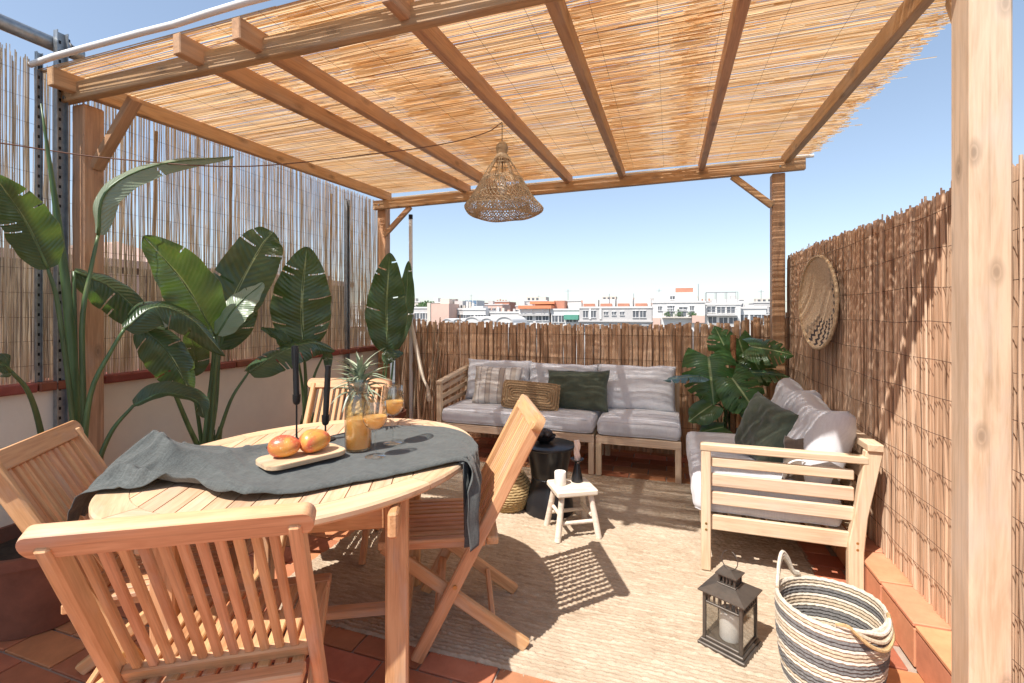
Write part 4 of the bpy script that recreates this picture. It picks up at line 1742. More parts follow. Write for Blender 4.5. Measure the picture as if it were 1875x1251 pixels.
def sp(a, b, z):
    return SCEN + u * a + WV * b + Vector((0, 0, z))


mb = MB()
mb.box((0, 0, 0), (.245, .215, .034), .008)
mb.v = [(x * (1 + .02 * nz(y * 9, z)), y * (1 + .02 * nz(x * 9, 3)), z + .003 * nz(x * 7, y * 7)) for x, y, z in mb.v]
obj('seat', mb, WHITEWOOD, t, Matrix.Translation((SCEN.x, SCEN.y, .268)) @ Matrix.Rotation(ST_R, 4, 'Z'))
for a in (-1, 1):
    for b in (-1, 1):
        mb = MB()
        p0, p1 = sp(a * .122, b * .108, .0115), sp(a * .085, b * .072, .253)
        mb.tube([p0, p0.lerp(p1, .5) + Vector((.001, .001, 0)), p1], [.0185, .0175, .016], 12)
        obj('leg', mb, WHITEWOOD, t)
for (a0, b0, a1, b1, z) in ((-1, -1, 1, -1, .10), (-1, 1, 1, 1, .10), (-1, -1, -1, 1, .135), (1, -1, 1, 1, .135)):
    k = .110 - (z - .0) * .15
    mb = MB()
    mb.tube([sp(a0 * k, b0 * k * .88, z), sp(a1 * k, b1 * k * .88, z)], .011, 10)
    obj('rung', mb, WHITEWOOD, t)
WAXW = plain('white_wax', (.80, .76, .70), .5, 0, .04, 10, .05)
WAXP = plain('blush_wax', (.93, .72, .60), .55, 0, .08, 14, .1)
t = thing('pillar_candle', 'short white pillar candle on the stool', 'candle', (-.602, 2.675, .2855))
mb = MB()
mb.lathe([(.0325, 0), (.034, .003), (.034, .072), (.032, .075), (.025, .073), (.003, .070)], 32)
obj('wax', mb, WAXW, t, Matrix.Translation((-.602, 2.672, .2855)))
mb = MB()
mb.tube([(-.602, 2.672, .354), (-.601, 2.672, .368)], .0012, 5)
obj('wick', mb, STALK, t)
t = thing('candle_holder', 'dark trumpet-shaped holder with a twisted blush candle on the stool', 'candle holder', (-.515, 2.755, .2855))
CH = Vector((-.518, 2.752, .2855))
mb = MB()
mb.lathe([(.034, 0), (.0345, .006), (.026, .05), (.0165, .095), (.013, .108), (.022, .120), (.040, .131), (.0405, .134), (.030, .129), (.015, .120), (.012, .112)], 36)
obj('stand', mb, SIDEBLK, t, Matrix.Translation(CH))
mb = MB()
n = 40
ring = 16
pts = []
for i in range(n + 1):
    z = .114 + .128 * i / n
    for k in range(ring):
        a = 2 * math.pi * k / ring
        r_ = .0165 + .0038 * math.sin(3 * a + z * 95)
        mb.v.append((CH.x + r_ * math.cos(a), CH.y + r_ * math.sin(a), CH.z + z))
for i in range(n):
    for k in range(ring):
        k2 = (k + 1) % ring
        mb.f.append((i * ring + k, i * ring + k2, (i + 1) * ring + k2, (i + 1) * ring + k))
mb.f.append(tuple(n * ring + k for k in range(ring)))
obj('candle', mb.mesh('candle', 179), WAXP, t)

# ------------------------------------------------------------------ lantern
LMET = plain('lantern_metal', (.13, .112, .095), .42, .6, .2, 30, .08)
LC = Vector((.222, 1.968, .0115))
LR = math.atan2(-.077, .141)
t = thing('lantern', 'square dark metal lantern with a white candle on the rug', 'lantern', LC, LR)


def lb(name, c, d, b=.002, parent=None, mat=LMET):
    return obj(name, boxmesh(d, b, mat), mat, parent or t, Matrix.Translation(c), False)


mb = MB()
mb.box((0, 0, .006), (.176, .176, .012), .003)
mb.box((0, 0, .018), (.16, .16, .012), .003)
obj('base', mb, LMET, t, None, False)
H0, H1 = .024, .206
for sx in (-1, 1):
    for sy in (-1, 1):
        lb('corner_bar', (sx * .068, sy * .068, (H0 + H1) / 2), (.012, .012, H1 - H0))
for s in (-1, 1):
    for ax in (0, 1):
        c = (s * .068, 0) if ax == 0 else (0, s * .068)
        d = (.010, .124) if ax == 0 else (.124, .010)
        lb('cross_bar', (*c, H0 + .006), (*d, .011))
        lb('cross_bar', (*c, .165), (*d, .009))
        lb('cross_bar', (*c, H1 - .005), (*d, .009))
        for k in range(6):
            q = -.051 + k * .0204
            lb('slat', ((s * .068, q, .185) if ax == 0 else (q, s * .068, .185)), ((.006, .008, .032) if ax == 0 else (.008, .006, .032)), .001)
        pd = (.0018, .12, .126) if ax == 0 else (.12, .0018, .126)
        lb('pane', (*c, .0965), pd, 0, None, GLASS)
mb = MB()                                                     # sloping roof
rw = .087
vs = [(-rw, -rw, .206), (rw, -rw, .206), (rw, rw, .206), (-rw, rw, .206), (-rw, -rw, .210), (rw, -rw, .210), (rw, rw, .210), (-rw, rw, .210), (-.034, -.034, .234), (.034, -.034, .234), (.034, .034, .234), (-.034, .034, .234)]
fs = [(3, 2, 1, 0), (0, 1, 5, 4), (1, 2, 6, 5), (2, 3, 7, 6), (3, 0, 4, 7), (4, 5, 9, 8), (5, 6, 10, 9), (6, 7, 11, 10), (7, 4, 8, 11), (8, 9, 10, 11)]
mb.add(vs, fs)
obj('roof', mb.mesh('roof'), LMET, t, None, False)
for sx in (-1, 1):
    for sy in (-1, 1):
        lb('cupola_post', (sx * .029, sy * .029, .252), (.007, .007, .038), .001)
for s in (-1, 1):
    for k in (-.0125, .0, .0125):
        lb('cupola_slat', (s * .029, k, .252), (.003, .005, .036), 0)
        lb('cupola_slat', (k, s * .029, .252), (.005, .003, .036), 0)
lb('cupola_floor', (0, 0, .236), (.072, .072, .006))
mb = MB()
mb.add([(-.04, -.04, .271), (.04, -.04, .271), (.04, .04, .271), (-.04, .04, .271), (-.04, -.04, .275), (.04, -.04, .275), (.04, .04, .275), (-.04, .04, .275), (0, 0, .288)], [(3, 2, 1, 0), (0, 1, 5, 4), (1, 2, 6, 5), (2, 3, 7, 6), (3, 0, 4, 7), (4, 5, 8), (5, 6, 8), (6, 7, 8), (7, 4, 8)])
obj('cupola_roof', mb.mesh('cap'), LMET, t, None, False)
mb = MB()
mb.tube([(.0 + .03 * math.sin(R(a)), -.002, .288 + .034 - .036 * math.cos(R(a))) for a in range(-160, 165, 12)], .0018, 6)
obj('ring', mb, LMET, t, None, False)
mb = MB()
mb.lathe([(.036, 0), (.0375, .003), (.0375, .104), (.034, .108), (.02, .105), (.002, .104)], 30, (0, 0, .0245))
cndl = thing('pillar_candle', 'tall white pillar candle inside the lantern', 'candle', (LC.x, LC.y, LC.z + .0245))
mb.v = [(x, y, z - .0245) for x, y, z in mb.v]
obj('wax', mb, WAXW, cndl, None, False)
mb = MB()
mb.tube([(0, 0, .103), (.001, 0, .117)], .0012, 5)
obj('wick', mb, STALK, cndl, None, False)

# ------------------------------------------------------------------ striped rope basket
BKC = Vector((.525, 1.872, 0))
t = thing('rope_basket', 'round rope basket with grey and cream stripes and a looped handle', 'basket', (BKC.x, BKC.y, .0))


def ropemat(name, cols):
    return reed(name, cols, 0, True, .9, (150, 150, 150))


R_CREAM = ropemat('cream_rope', [(.66, .58, .46), (.74, .67, .56)])
R_GREY = ropemat('charcoal_rope', [(.13, .125, .12), (.24, .23, .22)])
R_BEIGE = ropemat('beige_rope', [(.50, .40, .28), (.58, .48, .35)])
R_TAN = ropemat('tan_rope', [(.46, .30, .14), (.56, .39, .2)])
seq = 'CCGGCBGGGCBCGGGCBBCGGCBC'
NC = len(seq)
for i, ch in enumerate(seq):
    f = i / (NC - 1)
    r_ = .134 + .024 * math.sin(f * 1.9)
    z = .0075 + i * .0122
    mb = MB()
    nn = 96
    path, rad = [], []
    for k in range(nn):
        a = 2 * math.pi * k / nn
        rr = r_ * (1 + .025 * math.sin(2 * a + .6) + .012 * nz(math.cos(a) * 1.5, math.sin(a) * 1.5, f * 2))
        path.append((BKC.x + rr * math.cos(a), BKC.y + rr * math.sin(a), z + .004 * f * math.sin(2 * a + 1.2) + .0012 * math.sin(k * 2.2 + i)))
        rad.append(.0072 + .0007 * math.sin(k * 2.2 + i * 1.3))
    mb.tube(path, rad, 6, True, True)
    mt = {'C': R_CREAM, 'G': R_GREY, 'B': R_BEIGE}[ch]
    obj('coil', mb, mt, t)
for i in range(10):
    mb = MB()
    r_ = .012 + i * .0134
    mb.tube([(BKC.x + r_ * math.cos(a), BKC.y + r_ * math.sin(a), .0075) for a in [k * math.pi / 20 for k in range(40)]], .0073, 6, True, True)
    obj('bottom_coil', mb, (R_CREAM, R_GREY, R_BEIGE)[i % 3], t)
RIMZ = .0075 + (NC - 1) * .0122


def rimp(deg, dr=0.0, z=0.0):
    a = R(deg)
    rr = .157 * (1 + .025 * math.sin(2 * a + .6)) + dr
    return Vector((BKC.x + rr * math.cos(a), BKC.y + rr * math.sin(a), RIMZ + z))


for k in range(3):
    mb = MB()
    mb.tube(spline([rimp(112 + k, 0, .010 + k * .004), rimp(122 + k * .5, 0, .018 + k * .006), rimp(131, .002, .055 + k * .011), rimp(142, .004, .083 + k * .011), rimp(153, .002, .055 + k * .011), rimp(163 - k * .5, 0, .018 + k * .006), rimp(174 - k, 0, .010 + k * .004)], 36), .0062, 7)
    obj('handle_rope', mb, (R_BEIGE, R_CREAM, R_CREAM)[k], t)
    mb = MB()
    mb.tube(spline([rimp(-100, 0, .012), rimp(-88, .008, .012 + .002 * k), rimp(-72, .016 + k * .006, .010 - k * .016), rimp(-55, .018 + k * .006, .0 - k * .02), rimp(-40, .014 + k * .005, .006 - k * .012), rimp(-25, .004, .012), rimp(-14, 0, .012)], 36), .0062, 7)
    obj('handle_rope', mb, (R_CREAM, R_BEIGE, R_TAN)[k], t)

# ------------------------------------------------------------------ woven bowl hung on the fence
def wallbasket_mat():
    m, nt, bs = newmat('woven_bowl')
    tc = nd(nt, 'TexCoord')
    s = nd(nt, 'SeparateXYZ', {0: tc.outputs['Object']})
    rr = nd(nt, 'VectorMath', {0: nd(nt, 'CombineXYZ', {0: s.outputs[0], 1: s.outputs[1], 2: 0.0}).outputs[0]}, operation='LENGTH')
    an = nd(nt, 'Math', {0: s.outputs[1], 1: s.outputs[0]}, operation='ARCTAN2')
    # zigzag bands: angle against radius
    r50 = nd(nt, 'Math', {0: rr.outputs['Value'], 1: 62.0}, operation='MULTIPLY')
    zz = nd(nt, 'Math', {0: r50.outputs[0], 1: 1.0}, operation='PINGPONG')
    a20 = nd(nt, 'Math', {0: an.outputs[0], 1: 19.0}, operation='MULTIPLY')
    su = nd(nt, 'Math', {0: a20.outputs[0], 1: nd(nt, 'Math', {0: zz.outputs[0], 1: 2.4}, operation='MULTIPLY').outputs[0]}, operation='ADD')
    sn = nd(nt, 'Math', {0: su.outputs[0]}, operation='SINE')
    pat = nd(nt, 'Math', {0: sn.outputs[0], 1: .15}, operation='GREATER_THAN')
    inner = nd(nt, 'Math', {0: rr.outputs['Value'], 1: .115}, operation='GREATER_THAN')
    outer = nd(nt, 'Math', {0: rr.outputs['Value'], 1: .272}, operation='LESS_THAN')
    half = nd(nt, 'MapRange', {'Value': nd(nt, 'Math', {0: nd(nt, 'Math', {0: an.outputs[0], 1: 2.35}, operation='ADD').outputs[0]}, operation='COSINE').outputs[0], 'From Min': -.35, 'From Max': .25, 'To Min': 0, 'To Max': 1})
    k = nd(nt, 'Math', {0: pat.outputs[0], 1: inner.outputs[0]}, operation='MULTIPLY')
    k = nd(nt, 'Math', {0: k.outputs[0], 1: outer.outputs[0]}, operation='MULTIPLY')
    k = nd(nt, 'Math', {0: k.outputs[0], 1: half.outputs[0]}, operation='MULTIPLY')
    n = nd(nt, 'TexNoise', {'Vector': tc.outputs['Object'], 'Scale': 90, 'Detail': 4})
    straw = ramp(nt, n.outputs[0], [(.3, (.50, .35, .21)), (.7, (.72, .56, .37))])
    nt.links.new(mixc(nt, k.outputs[0], straw, (.045, .03, .025)), bs.inputs['Base Color'])
    bs.inputs['Roughness'].default_value = .8
    nt.links.new(bump(nt, n.outputs[0], .5, .004), bs.inputs['Normal'])
    return m


WB = wallbasket_mat()
t = thing('woven_bowl', 'shallow straw bowl with a black zigzag hung on the brushwood fence', 'bowl', (.93, 3.33, 1.35))
MW = Matrix.Translation((.925, 3.36, 1.352)) @ Matrix.Rotation(R(5), 4, 'Z') @ Matrix.Rotation(R(-90), 4, 'Y')
mb = MB()
prof = []
n = 46
for i in range(n + 1):
    f = i / n
    r_ = .002 + .283 * f
    z = .004 + .052 * max(0, (f - .34) / .66) ** 1.5
    z += .0016 * abs(math.sin(f * math.pi * 23))
    prof.append((r_, z))
back = [(r_ + .004, z - .009) for r_, z in prof[::-1]]
mb.lathe(prof + back, 72)
obj('weave', mb.mesh('bowl', 50), WB, t, MW)
mb = MB()
STRAW = reed('straw_rim', [(.55, .40, .24), (.68, .53, .34)], 0, True, .8, (120, 120, 120))
mb.tube([((.285 + .002 * math.sin(k * 1.9)) * math.cos(2 * math.pi * k / 120), (.285 + .002 * math.sin(k * 1.9)) * math.sin(2 * math.pi * k / 120), .054) for k in range(120)], [.010 + .0015 * math.sin(k * 2.4) for k in range(120)], 7, True, True)
obj('rim', mb, STRAW, t, MW)

# ------------------------------------------------------------------ woven pendant lamp and its cable
LP = Vector((-.957, 2.655, 0))
t = thing('pendant_lamp', 'bell-shaped woven fibre pendant lamp hanging from a rafter', 'lamp', (LP.x, LP.y, 2.3))
prof = [(.014, 2.318), (.026, 2.305), (.034, 2.285), (.030, 2.265), (.026, 2.25), (.042, 2.225), (.060, 2.195), (.085, 2.16), (.108, 2.12), (.132, 2.075), (.158, 2.03), (.182, 1.99), (.204, 1.955), (.224, 1.93), (.234, 1.912), (.226, 1.895), (.204, 1.882), (.182, 1.874), (.17, 1.876), (.162, 1.89), (.155, 1.915), (.150, 1.94)]


def lamp_r(s):
    s *= len(prof) - 1
    k = min(int(s), len(prof) - 2)
    f = s - k
    return prof[k][0] * (1 - f) + prof[k + 1][0] * f, prof[k][1] * (1 - f) + prof[k + 1][1] * f


def wob(a, z):
    return 1 + (.05 * math.sin(3 * a + 1) + .03 * math.sin(5 * a)) * max(0, min(1, (2.0 - z) / .1))


mesh_lo, ribs, knob = MB(), MB(), MB()
for sgn in (-1, 1):
    for k in range(58):
        pts = []
        for i in range(40):
            s = .40 + .60 * i / 39
            r_, z = lamp_r(s)
            a = 2 * math.pi * k / 58 + sgn * (s - .4) * 2.6
            r_ *= wob(a, z)
            pts.append((LP.x + r_ * math.cos(a), LP.y + r_ * math.sin(a), z + .004 * math.sin(a * 5)))
        mesh_lo.tube(pts, .0025, 3, False)
for k in range(30):
    pts = []
    for i in range(12):
        s = .22 + .32 * i / 11
        r_, z = lamp_r(s)
        a = 2 * math.pi * k / 30 + .12 * math.sin(k * 2.1) + (s - .22) * .9 * (1 if k % 3 else -1)
        pts.append((LP.x + r_ * math.cos(a), LP.y + r_ * math.sin(a), z))
    ribs.tube(pts, .0026, 4, False)
for i in range(26):
    s = .01 + .25 * i / 25
    r_, z = lamp_r(s)
    knob.tube([(LP.x + r_ * math.cos(a), LP.y + r_ * math.sin(a), z + .002 * math.sin(a)) for a in [j * math.pi / 12 for j in range(24)]], .0042, 5, True, True)
for s in (.30, .42, .52, .60, .66):
    r_, z = lamp_r(s)
    knob.tube([(LP.x + r_ * wob(a, z) * math.cos(a), LP.y + r_ * wob(a, z) * math.sin(a), z) for a in [j * math.pi / 20 for j in range(40)]], .003, 4, True, True)
o = obj('netting', mesh_lo, LAMPFIBRE, t)
o['kind'] = 'stuff'
o = obj('ribs', ribs, LAMPFIBRE, t)
o['kind'] = 'stuff'
obj('neck', knob, LAMPFIBRE, t)
mb = MB()
mb.tube([(LP.x + .152 * math.cos(a), LP.y + .152 * math.sin(a), 1.945) for a in [j * math.pi / 24 for j in range(48)]], .006, 6, True, True)
obj('hoop', mb, STRAW, t)
mb = MB()
mb.lathe([(.013, .06), (.014, .03), (.022, .012), (.028, -.012), (.026, -.03), (.014, -.044), (.001, -.047)], 20, (LP.x, LP.y, 2.05))
obj('bulb', mb, PIPEWHITE, t)
mb = MB()
mb.tube([(LP.x, LP.y, 2.44), (LP.x, LP.y, 2.316)], .0024, 6)
mb.tube([(LP.x, LP.y, 2.316), (LP.x, LP.y, 2.10)], .0024, 6)
obj('flex', mb, BLACKMETAL, t)
CABLE = plain('brown_cable', (.16, .075, .045), .5)
mb = MB()
mb.tube(spline([(-2.80, .85, 1.968), (-2.73, 1.2, 2.016), (-2.538, 1.5, 2.025), (-2.134, 1.9, 2.065), (-1.526, 2.25, 2.185), (-1.218, 2.45, 2.273), (-1.039, 2.6, 2.367), (-.958, 2.655, 2.44)], 60), .0032, 6)
o = obj('cable', mb, CABLE)
tag(o, 'thin brown cable slung from the lamp toward the cane screen', 'cable')

# ------------------------------------------------------------------ bird-of-paradise plants
def leafmat(name, dark, light, under, transl=.3):
    m, nt, bs = newmat(name)
    uv = nd(nt, 'UVMap')
    s = nd(nt, 'SeparateXYZ', {0: uv.outputs[0]})
    av = nd(nt, 'Math', {0: s.outputs[1]}, operation='ABSOLUTE')
    # side veins run out and slightly forward from the midrib
    ph = nd(nt, 'Math', {0: nd(nt, 'Math', {0: s.outputs[0], 1: 26.0}, operation='MULTIPLY').outputs[0], 1: nd(nt, 'Math', {0: av.outputs[0], 1: 2.6}, operation='MULTIPLY').outputs[0]}, operation='SUBTRACT')
    wv = nd(nt, 'Math', {0: nd(nt, 'Math', {0: ph.outputs[0], 1: 6.2832}, operation='MULTIPLY').outputs[0]}, operation='SINE')
    n = nd(nt, 'TexNoise', {'Vector': objcoord(nt, (1, 1, 1)), 'Scale': 7, 'Detail': 5})
    f = nd(nt, 'Math', {0: n.outputs[0], 1: nd(nt, 'Math', {0: wv.outputs[0], 1: .07}, operation='MULTIPLY').outputs[0]}, operation='ADD')
    top = ramp(nt, f.outputs[0], [(.3, dark), (.72, light)])
    geo = nd(nt, 'NewGeometry')
    und = mixc(nt, n.outputs[0], under, tuple(x * .75 for x in under))
    col = mixc(nt, geo.outputs['Backfacing'], top, und)
    mid = ramp(nt, av.outputs[0], [(.025, (1, 1, 1)), (.06, (0, 0, 0))])
    col = mixc(nt, mid, col, (.34, .42, .20))
    edge = ramp(nt, av.outputs[0], [(.975, (0, 0, 0)), (1.0, (1, 1, 1))])
    col = mixc(nt, edge, col, (.22, .17, .07))
    col = varied(nt, col, .15, .012)
    nt.links.new(col, bs.inputs['Base Color'])
    bs.inputs['Roughness'].default_value = .28
    bs.inputs['Specular IOR Level'].default_value = .55
    nt.links.new(bump(nt, wv.outputs[0], .28, .003), bs.inputs['Normal'])
    tr = nd(nt, 'BsdfTranslucent', {0: mixc(nt, .55, col, (.30, .52, .05))})
    mx = nd(nt, 'MixShader', {0: transl, 1: bs.outputs[0], 2: tr.outputs[0]})
    nt.links.new(mx.outputs[0], nt.nodes['Material Output'].inputs[0])
    return m


STRE = leafmat('strelitzia_leaf', (.03, .058, .026), (.07, .12, .056), (.30, .37, .26), .22)
MONS = leafmat('monstera_leaf', (.032, .085, .028), (.075, .17, .055), (.12, .2, .08), .25)
MONS_REFL = leafmat('monstera_blue_reflection', (.05, .12, .13), (.10, .2, .22), (.14, .22, .22), .1)  # bluish reflection put into the colour of one leaf


def stemmat():
    m, nt, bs = newmat('leaf_stalk')
    n = nd(nt, 'TexNoise', {'Vector': objcoord(nt, (30, 30, 5)), 'Scale': 1.0, 'Detail': 4})
    nt.links.new(varied(nt, ramp(nt, n.outputs[0], [(.3, (.045, .085, .03)), (.65, (.10, .17, .06)), (.85, (.24, .23, .10))]), .2, .015), bs.inputs['Base Color'])
    bs.inputs['Roughness'].default_value = .38
    return m


STEM = stemmat()
SOIL = plain('soil', (.05, .032, .02), .95, 0, .4, 40, .8)
POTCLAY = plain('old_terracotta', (.22, .085, .05), .75, 0, .25, 7, .25)
POTGREY = plain('grey_pot', (.20, .205, .20), .6, 0, .1, 8, .1)


def uvmesh(verts, faces, uvs, name):
    me = bpy.data.meshes.new(name)
    me.from_pydata(verts, [], faces)
    ul = me.uv_layers.new(name='UVMap')
    for p in me.polygons:
        for li in p.loop_indices:
            ul.data[li].uv = uvs[me.loops[li].vertex_index]
    me.shade_smooth()
    return me


def paddle(pts, width, nrm, seed, fold=.22, tears=3, droop=.12, n=84, mrow=9, tip=.16):
    """a long paddle leaf round the midrib pts"""
    rnd = random.Random(seed)
    mid = spline(pts, n)
    V, F, U = [], [], []
    up = Vector(nrm).normalized()
    cut = {}
    for side in (-1, 1):
        cut[side] = {rnd.randint(6, n - 6): rnd.uniform(.1, .6) for _ in range(rnd.randint(max(0, tears - 1), tears + 1))}
    for side in (-1, 1):
        base = len(V)
        shift = 0
        for i in range(n + 1):
            s = i / n
            t = (mid[min(i + 1, n)] - mid[max(i - 1, 0)]).normalized()
            l = t.cross(up).normalized()
            nn = l.cross(t).normalized()
            prof = (math.sin(math.pi * min(1, s * .97 + .03) ** .78)) ** .62 * (1 - tip * s)
            wd = width / 2 * max(.02, prof) * (1 + .06 * nz(s * 7, seed, side))
            if i in cut[side]:
                shift = rnd.uniform(-.25, .25)
            elif rnd.random() < .06:
                shift *= .6
            for j in range(mrow + 1):
                v = j / mrow
                lift = wd * (math.sin(fold) * v - droop * 1.6 * v * v + shift * v * v * .5) + width * .02 * math.sin(s * 30 + side + seed) * v
                lift += width * .035 * nz(s * 5, v * 2 + side * 3, seed)
                p = mid[i] + l * side * wd * v * math.cos(fold) + nn * lift + t * wd * .22 * v * v
                V.append(tuple(p))
                U.append((s, side * v))
        for i in range(n):
            for j in range(mrow):
                if i in cut[side] and j / mrow >= cut[side][i]:
                    continue
                q = (base + i * (mrow + 1) + j, base + (i + 1) * (mrow + 1) + j, base + (i + 1) * (mrow + 1) + j + 1, base + i * (mrow + 1) + j + 1)
                F.append(q if side < 0 else q[::-1])
    return uvmesh(V, F, U, 'leaf')


def pot(parent, c, r0, r1, h, mat, name='pot'):
    mb = MB()
    mb.lathe([(r0 * .9, 0), (r0, .006), (r1 * .97, h * .86), (r1 * .97, h * .87), (r1 * 1.05, h * .875), (r1 * 1.06, h), (r1 * .97, h), (r1 * .94, h - .06)], 44, c)
    o = obj(name, mb, mat, parent)
    mb = MB()
    mb.lathe([(r1 * .95, h - .06), (.01, h - .045)], 30, c, cap0=False)
    obj('soil', mb, SOIL, parent)
    return o


LEAVES = {
    'A': [
        ([(-2.52, 1.316, 0.427), (-2.5, 1.339, 0.735), (-2.5, 1.286, 1.292), (-2.5, 1.249, 1.473)], [(-2.5, 1.249, 1.473), (-2.47, 1.16, 1.656), (-2.4, 1.034, 1.805)], 0.2),
        ([(-2.55, 1.352, 0.409), (-2.55, 1.372, 0.723), (-2.55, 1.352, 1.219), (-2.55, 1.312, 1.653), (-2.55, 1.25, 2.181)], None, 0),
        ([(-2.5, 1.37, 0.409), (-2.5, 1.38, 0.651), (-2.5, 1.37, 1.219), (-2.5, 1.401, 1.467), (-2.5, 1.433, 1.646)], [(-2.5, 1.433, 1.646), (-2.46, 1.445, 1.848), (-2.4, 1.633, 2.019), (-2.3, 1.97, 2.157)], 0.14),
        ([(-2.48, 1.359, 0.416), (-2.47, 1.357, 0.612), (-2.45, 1.375, 0.926), (-2.42, 1.441, 1.117), (-2.4, 1.481, 1.211)], [(-2.4, 1.481, 1.211), (-2.35, 1.586, 1.314), (-2.3, 1.725, 1.252), (-2.27, 1.891, 1.053)], 0.2),
        ([(-2.6, 1.393, 0.387), (-2.6, 1.403, 0.661), (-2.62, 1.41, 1.089), (-2.62, 1.405, 1.478)], [(-2.62, 1.405, 1.478), (-2.6, 1.536, 1.414), (-2.56, 1.674, 1.266), (-2.52, 1.756, 1.193)], 0.2),
        ([(-2.5, 1.271, 0.448), (-2.47, 1.229, 0.651), (-2.45, 1.192, 0.844), (-2.42, 1.144, 0.976), (-2.4, 1.086, 1.059)], [(-2.4, 1.086, 1.059), (-2.37, 1.042, 1.09), (-2.3, 0.928, 1.063)], 0.12),
        ([(-2.42, 1.346, 0.429), (-2.38, 1.356, 0.598), (-2.34, 1.393, 0.76), (-2.3, 1.457, 0.866)], [(-2.3, 1.457, 0.866), (-2.26, 1.562, 0.906), (-2.22, 1.693, 0.847), (-2.2, 1.717, 0.762)], 0.13),
    ],
    'B': [
        ([(-2.55, 1.994, 0.473), (-2.55, 2.011, 0.691), (-2.55, 2.038, 0.91), (-2.55, 2.056, 1.151)], [(-2.55, 2.056, 1.151), (-2.52, 1.853, 1.445), (-2.45, 1.594, 1.664)], 0.33),
        ([(-2.57, 2.033, 0.46), (-2.57, 2.054, 0.681), (-2.57, 2.075, 0.905), (-2.57, 2.097, 1.158)], [(-2.6, 2.121, 1.157), (-2.62, 2.251, 1.402), (-2.6, 2.434, 1.732), (-2.55, 2.486, 1.837)], 0.36),
        ([(-2.5, 1.988, 0.479), (-2.5, 2.005, 0.759), (-2.48, 2.016, 1.157)], [(-2.48, 2.016, 1.157), (-2.42, 2.087, 1.322), (-2.34, 2.207, 1.469)], 0.22),
        ([(-2.55, 1.971, 0.479), (-2.52, 1.874, 0.661), (-2.5, 1.785, 0.857), (-2.46, 1.673, 1.072), (-2.42, 1.565, 1.214)], [(-2.42, 1.565, 1.214), (-2.38, 1.645, 1.117), (-2.36, 1.718, 0.973), (-2.36, 1.77, 0.853)], 0.22),
        ([(-2.66, 2.098, 0.433), (-2.68, 2.168, 0.718), (-2.7, 2.21, 1.055)], [(-2.7, 2.21, 1.055), (-2.74, 2.334, 1.334), (-2.76, 2.414, 1.632)], 0.34),
        ([(-2.52, 2.004, 0.473), (-2.5, 2.047, 0.591), (-2.46, 2.092, 0.778), (-2.42, 2.173, 0.925)], [(-2.42, 2.173, 0.925), (-2.4, 2.383, 1.021), (-2.38, 2.654, 1.077), (-2.34, 2.854, 1.009)], 0.22),
        ([(-2.6, 2.023, 0.46), (-2.6, 1.989, 0.692), (-2.6, 1.95, 0.919)], [(-2.6, 1.95, 0.919), (-2.57, 1.947, 1.046), (-2.52, 1.874, 1.204)], 0.16),
    ],
    'C': [
        ([(-2.55, 2.787, 0.248), (-2.55, 2.776, 0.534), (-2.55, 2.787, 0.774), (-2.55, 2.766, 1.019)], [(-2.55, 2.766, 1.019), (-2.55, 2.749, 1.38), (-2.5, 2.744, 1.769)], 0.44),
        ([(-2.5, 2.722, 0.272), (-2.5, 2.76, 0.621), (-2.48, 2.793, 0.817), (-2.45, 2.844, 0.954)], [(-2.45, 2.844, 0.954), (-2.42, 2.867, 0.953), (-2.4, 2.843, 0.814)], 0.08),
        ([(-2.6, 2.853, 0.225), (-2.6, 2.814, 0.686), (-2.6, 2.76, 0.977)], [(-2.6, 2.76, 0.977), (-2.57, 2.552, 1.109), (-2.5, 2.34, 1.185)], 0.16),
    ],
    'D': [
        ([(-2.6, 3.833, 0.157), (-2.6, 3.87, 0.516), (-2.6, 3.925, 0.907)], [(-2.6, 3.925, 0.907), (-2.6, 3.906, 1.36), (-2.55, 3.886, 1.87)], 0.42),
        ([(-2.66, 3.959, 0.122), (-2.66, 4.073, 0.591), (-2.66, 4.133, 0.917)], [(-2.66, 4.133, 0.917), (-2.66, 4.341, 1.367), (-2.62, 4.34, 1.842)], 0.22),
        ([(-2.55, 3.742, 0.182), (-2.55, 3.76, 0.588), (-2.52, 3.75, 0.821)], [(-2.52, 3.75, 0.821), (-2.48, 3.798, 0.894), (-2.44, 3.942, 0.91)], 0.16),
    ],
}


CAMV = Vector((0, 0, 1.28))
SPECS = {
    'A': ((-2.525, 1.245), .17, .235, .345, POTCLAY, 'tall bird-of-paradise plant in a worn terracotta pot beside the near cane screen'),
    'B': ((-2.58, 2.05), .15, .20, .40, POTCLAY, 'bird-of-paradise plant with broad fanned leaves behind the heaped throw'),
    'C': ((-2.56, 2.80), .14, .18, .34, POTCLAY, 'bird-of-paradise plant with one torn dark leaf behind the candlesticks'),
    'D': ((-2.60, 3.90), .14, .18, .34, POTCLAY, 'bird-of-paradise plant with a single upright leaf in the fence corner'),
}
